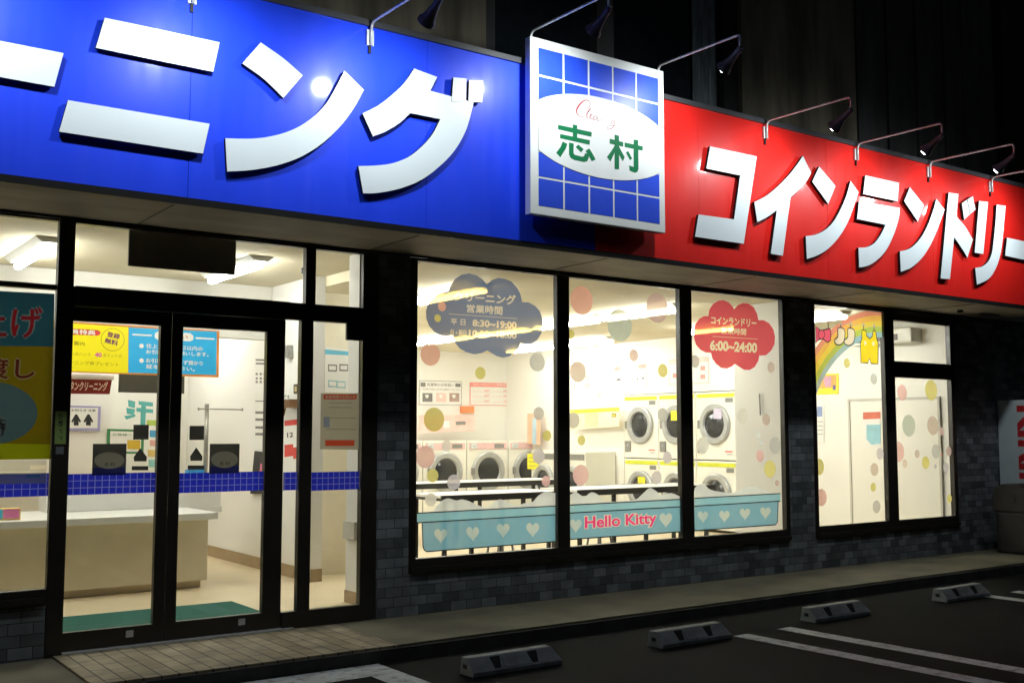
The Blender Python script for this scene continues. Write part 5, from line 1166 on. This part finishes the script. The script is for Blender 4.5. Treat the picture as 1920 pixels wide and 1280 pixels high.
for y in (1065, 1105, 1148):
    for x in (535, 690): p.line(c([(x, y + 18), (x + 85, y + 19)]), 0.9, PPINK, 2); p.text("300円", c([(x + 92, y), (x + 135, y + 1), (x + 135, y + 27), (x + 92, y + 26)]), PRED, 2, 0.01)
p.build("price_board", "salmon framed price list, right one on the laundry back wall", "notice")
c = crop(*K2)
p = Print(Pl('Y', 7.98), 0.01); p.board(c([(98, 152), (520, 148), (520, 268), (98, 285)]), PPINK); p.sheet(c([(285, 195), (325, 194), (325, 245), (285, 246)]), PAPER, 1); p.sheet(c([(375, 200), (450, 198), (450, 225), (375, 227)]), INK, 1); p.text("洗濯機", c([(130, 180), (260, 178), (260, 220), (130, 222)]), PRED, 1, 0.02)
p.build("price_strip", "pink price board above the washing machines on the back wall", "notice")
p = Print(bw_, 0.05); p.board(c([(410, 85), (505, 85), (505, 135), (410, 137)]), P("orange_tag", (0.85, 0.28, 0.12), 0.6)); p.build("orange_tag", "small orange tag below the price list on the back wall", "tag")
c = crop(*K3)
p = Print(rw, 0.006); p.board(c([(70, 912), (298, 900), (296, 1152), (70, 1160)]), PPINK); p.sheet(c([(75, 935), (292, 925), (290, 1146), (75, 1153)]), PAPER, 1)
for q in ((235, 1005), (110, 1085), (235, 1078)): p.sheet(c([(q[0], q[1]), (q[0] + 36, q[1] - 2), (q[0] + 36, q[1] + 40), (q[0], q[1] + 42)]), PRED, 2); p.sheet(c([(q[0] + 9, q[1] + 9), (q[0] + 27, q[1] + 8), (q[0] + 27, q[1] + 31), (q[0] + 9, q[1] + 32)]), PAPER, 3)
p.build("wall_notice", "pink bordered notice nearest the corner on the laundry right wall", "notice")
p = Print(rw, 0.006); p.board(c([(500, 893), (802, 880), (800, 1125), (500, 1135)]), PPINK); p.sheet(c([(505, 985), (796, 972), (795, 1119), (505, 1128)]), PAPER, 1)
p.sheet(c([(505, 925), (555, 922), (555, 960), (505, 963)]), PRED, 1); p.sheet(c([(722, 905), (796, 901), (796, 935), (722, 938)]), PRED, 1); p.text("ご利用のお客様へ", c([(562, 918), (715, 910), (715, 948), (562, 955)]), PAPER, 1, 0.02)
p.text("傘・靴は禁止です", c([(512, 992), (780, 980), (780, 1000), (512, 1012)]), PRED, 2, 0.0)
p.sheet(c([(520, 1052), (532, 1036), (545, 1030), (560, 1036), (572, 1050), (546, 1047)]), BLACK, 2); p.line(c([(546, 1046), (547, 1066)]), 0.8, BLACK, 2)
for x in (620, 645, 668): p.line(c([(x, 1025), (x + 6, 1060)]), 2.0, INK, 2)
p.disc(c([(722, 1035)])[0], 2, BLACK, 2, 12); p.line(c([(722, 1040), (722, 1058)]), 1.4, BLACK, 2); p.disc(c([(770, 1028)])[0], 3, INK, 2, 12)
p.build("wall_notice", "pink notice with umbrella and other prohibition drawings on the laundry right wall", "notice")
p = Print(rw, 0.006); a = (1256, 672); q = [(1254, 674), (1330, 668), (1330, 718), (1254, 722)]
p.board(q, PPINK); p.sheet([(1256, 683), (1328, 678), (1328, 716), (1256, 720)], PAPER, 1)
for x, y in ((1314, 686), (1314, 702), (1262, 700)): p.sheet([(x, y), (x + 9, y - 0.4), (x + 9, y + 8), (x, y + 8.4)], PRED, 2)
p.text("乾燥機の使い方", [(1262, 676), (1322, 671.5), (1322, 676.5), (1262, 681)], PAPER, 1, 0.01)
p.build("wall_notice", "pink bordered notice with red squares above the dryers", "notice")
p = Print(rw, 0.004); p.board(c([(340, 1160), (442, 1155), (440, 1200), (340, 1205)]), PAPER); p.text("防犯カメラ", c([(346, 1163), (437, 1159), (437, 1194), (346, 1199)]), INK, 1, 0.03); p.build("small_notice", "small white sign with dark print left of the dryers", "notice")
c = crop(*K4)
p = Print(Pl('X', 11.2), 0.01); p.board(c([(80, 112), (448, 92), (446, 235), (80, 262)]), P("price_cream", (0.85, 0.74, 0.5), 0.6)); p.sheet(c([(80, 112), (448, 92), (448, 122), (80, 142)]), P("price_yellow", (0.85, 0.74, 0.06), 0.6), 1)
p.sheet(c([(190, 140), (290, 134), (290, 235), (190, 243)]), P("price_peach", (0.85, 0.55, 0.35), 0.6), 1); p.sheet(c([(392, 140), (425, 138), (425, 165), (392, 167)]), BLACK, 2); p.text("60", c([(396, 143), (421, 142), (421, 161), (396, 163)]), P("price_yellow", (0.85, 0.74, 0.06), 0.6), 3, 0.03)
p.build("price_board", "yellow headed price board above the washing machines on the right wall", "notice")
c = crop(*K2)
p = Print(Pl('X', 11.2), 0.008); p.board(c([(918, 140), (1014, 136), (1012, 372), (918, 366)]), P("board_peach", (0.80, 0.52, 0.36), 0.6)); p.sheet(c([(956, 175), (986, 174), (985, 370), (955, 368)]), P("board_blue", (0.45, 0.62, 0.75), 0.6), 1)
p.build("striped_board", "tall peach board with a pale blue stripe near the laundry room corner", "notice")
p = Print(Pl('X', 10.70), 0.008); p.board(c([(918, 440), (1000, 445), (1000, 560), (918, 555)]), P("lemon_board", (0.85, 0.78, 0.05), 0.6))
for y in (470, 500, 530): p.line(c([(928, y), (990, y + 2)]), 1.2, INK)
p.build("yellow_notice", "lemon yellow notice on the washing machine near the corner", "notice")
m = MB(); a = atX(1427, 738, 9.12); b_ = atX(1430, 778, 9.12); m.tube([(9.095, a.y, a.z), (9.095, a.y - 0.005, b_.z)], 0.007, DK, 10); tag(m.build("hanging_rod"), "thin dark rod on the pillar beside the dryers", "rod")
# right end of the room
rr_ = Pl('X', 12.1)
t = thing("air_conditioner", "white wall air conditioner behind the small upper pane at the right", "air conditioner", (11.98, 0.95, 2.58))
m = MB(); m.box(11.87, 12.098, 0.43, 1.35, 2.585, 2.775, P("ac_white", (0.74, 0.73, 0.66), 0.4)); m.build("housing", t, bevel=0.02)
m = MB(); m.box(11.864, 11.869, 0.62, 1.30, 2.62, 2.70, P("ac_grille", (0.14, 0.12, 0.13), 0.5)); m.build("air_outlet", t)
c = crop(*K7)
p = Print(rr_, 0.004); p.board(c([(165, 770), (372, 768), (370, 965), (160, 970)]), P("poster_yellow", (0.88, 0.74, 0.05), 0.6)); p.sheet(c([(188, 785), (355, 780), (352, 900), (185, 915)]), P("poster_orange", (0.80, 0.40, 0.12), 0.6), 1); p.sheet(c([(235, 800), (305, 798), (300, 895), (250, 900), (230, 850)]), P("poster_lilac", (0.55, 0.32, 0.45), 0.6), 2); p.sheet(c([(318, 880), (345, 880), (345, 925), (318, 926)]), P("poster_navy", (0.12, 0.12, 0.3), 0.6), 2); p.build("yellow_poster", "yellow poster with orange picture on the right room's wall", "poster")
p = Print(rr_, 0.004); p.board(c([(130, 1075), (232, 1075), (232, 1440), (130, 1445)]), PAPER); p.sheet(c([(165, 1085), (215, 1085), (215, 1180), (165, 1182)]), P("sheet_blue", (0.25, 0.32, 0.55), 0.6), 1)
for y in (1230, 1270, 1310, 1350): p.line(c([(170, y), (220, y)]), 1.0, INK)
p.build("wall_notice", "narrow white notice with a blue block at the left edge of the fourth pane", "notice")
p = Print(Pl('X', 12.083), 0.004); p.board(c([(608, 1140), (775, 1135), (775, 1460), (608, 1470)]), PAPER); p.sheet(c([(608, 1140), (775, 1135), (775, 1200), (608, 1208)]), P("notice_coral", (0.62, 0.16, 0.10), 0.6), 1); p.sheet(c([(640, 1260), (775, 1255), (775, 1440), (690, 1450), (640, 1400)]), P("notice_sky", (0.32, 0.58, 0.66), 0.6), 1); p.build("wall_notice", "white notice with coral header and sky blue patch in the fourth pane", "notice")
t = thing("back_door", "plain cream door with thin grey frame in the right room", "door", (12.09, 0.86, FZ))
yl = atX(1591, 748, 12.1).y; m = MB(); GF = P("door_frame_grey", (0.55, 0.53, 0.47), 0.5, var=0.03)
for b in ((yl - 0.03, yl, FZ + 0.002, 1.90), (0.20, 0.23, FZ + 0.002, 1.90), (0.23, yl - 0.03, 1.87, 1.90)): m.box(12.075, 12.0985, b[0], b[1], b[2], b[3], GF)
m.build("frame", t); m = MB(); m.box(12.085, 12.0985, 0.235, yl - 0.035, FZ + 0.004, 1.865, P("door_cream", (0.82, 0.80, 0.73), 0.5, var=0.015)); m.build("leaf", t)

bpy.data.objects.remove(_to)
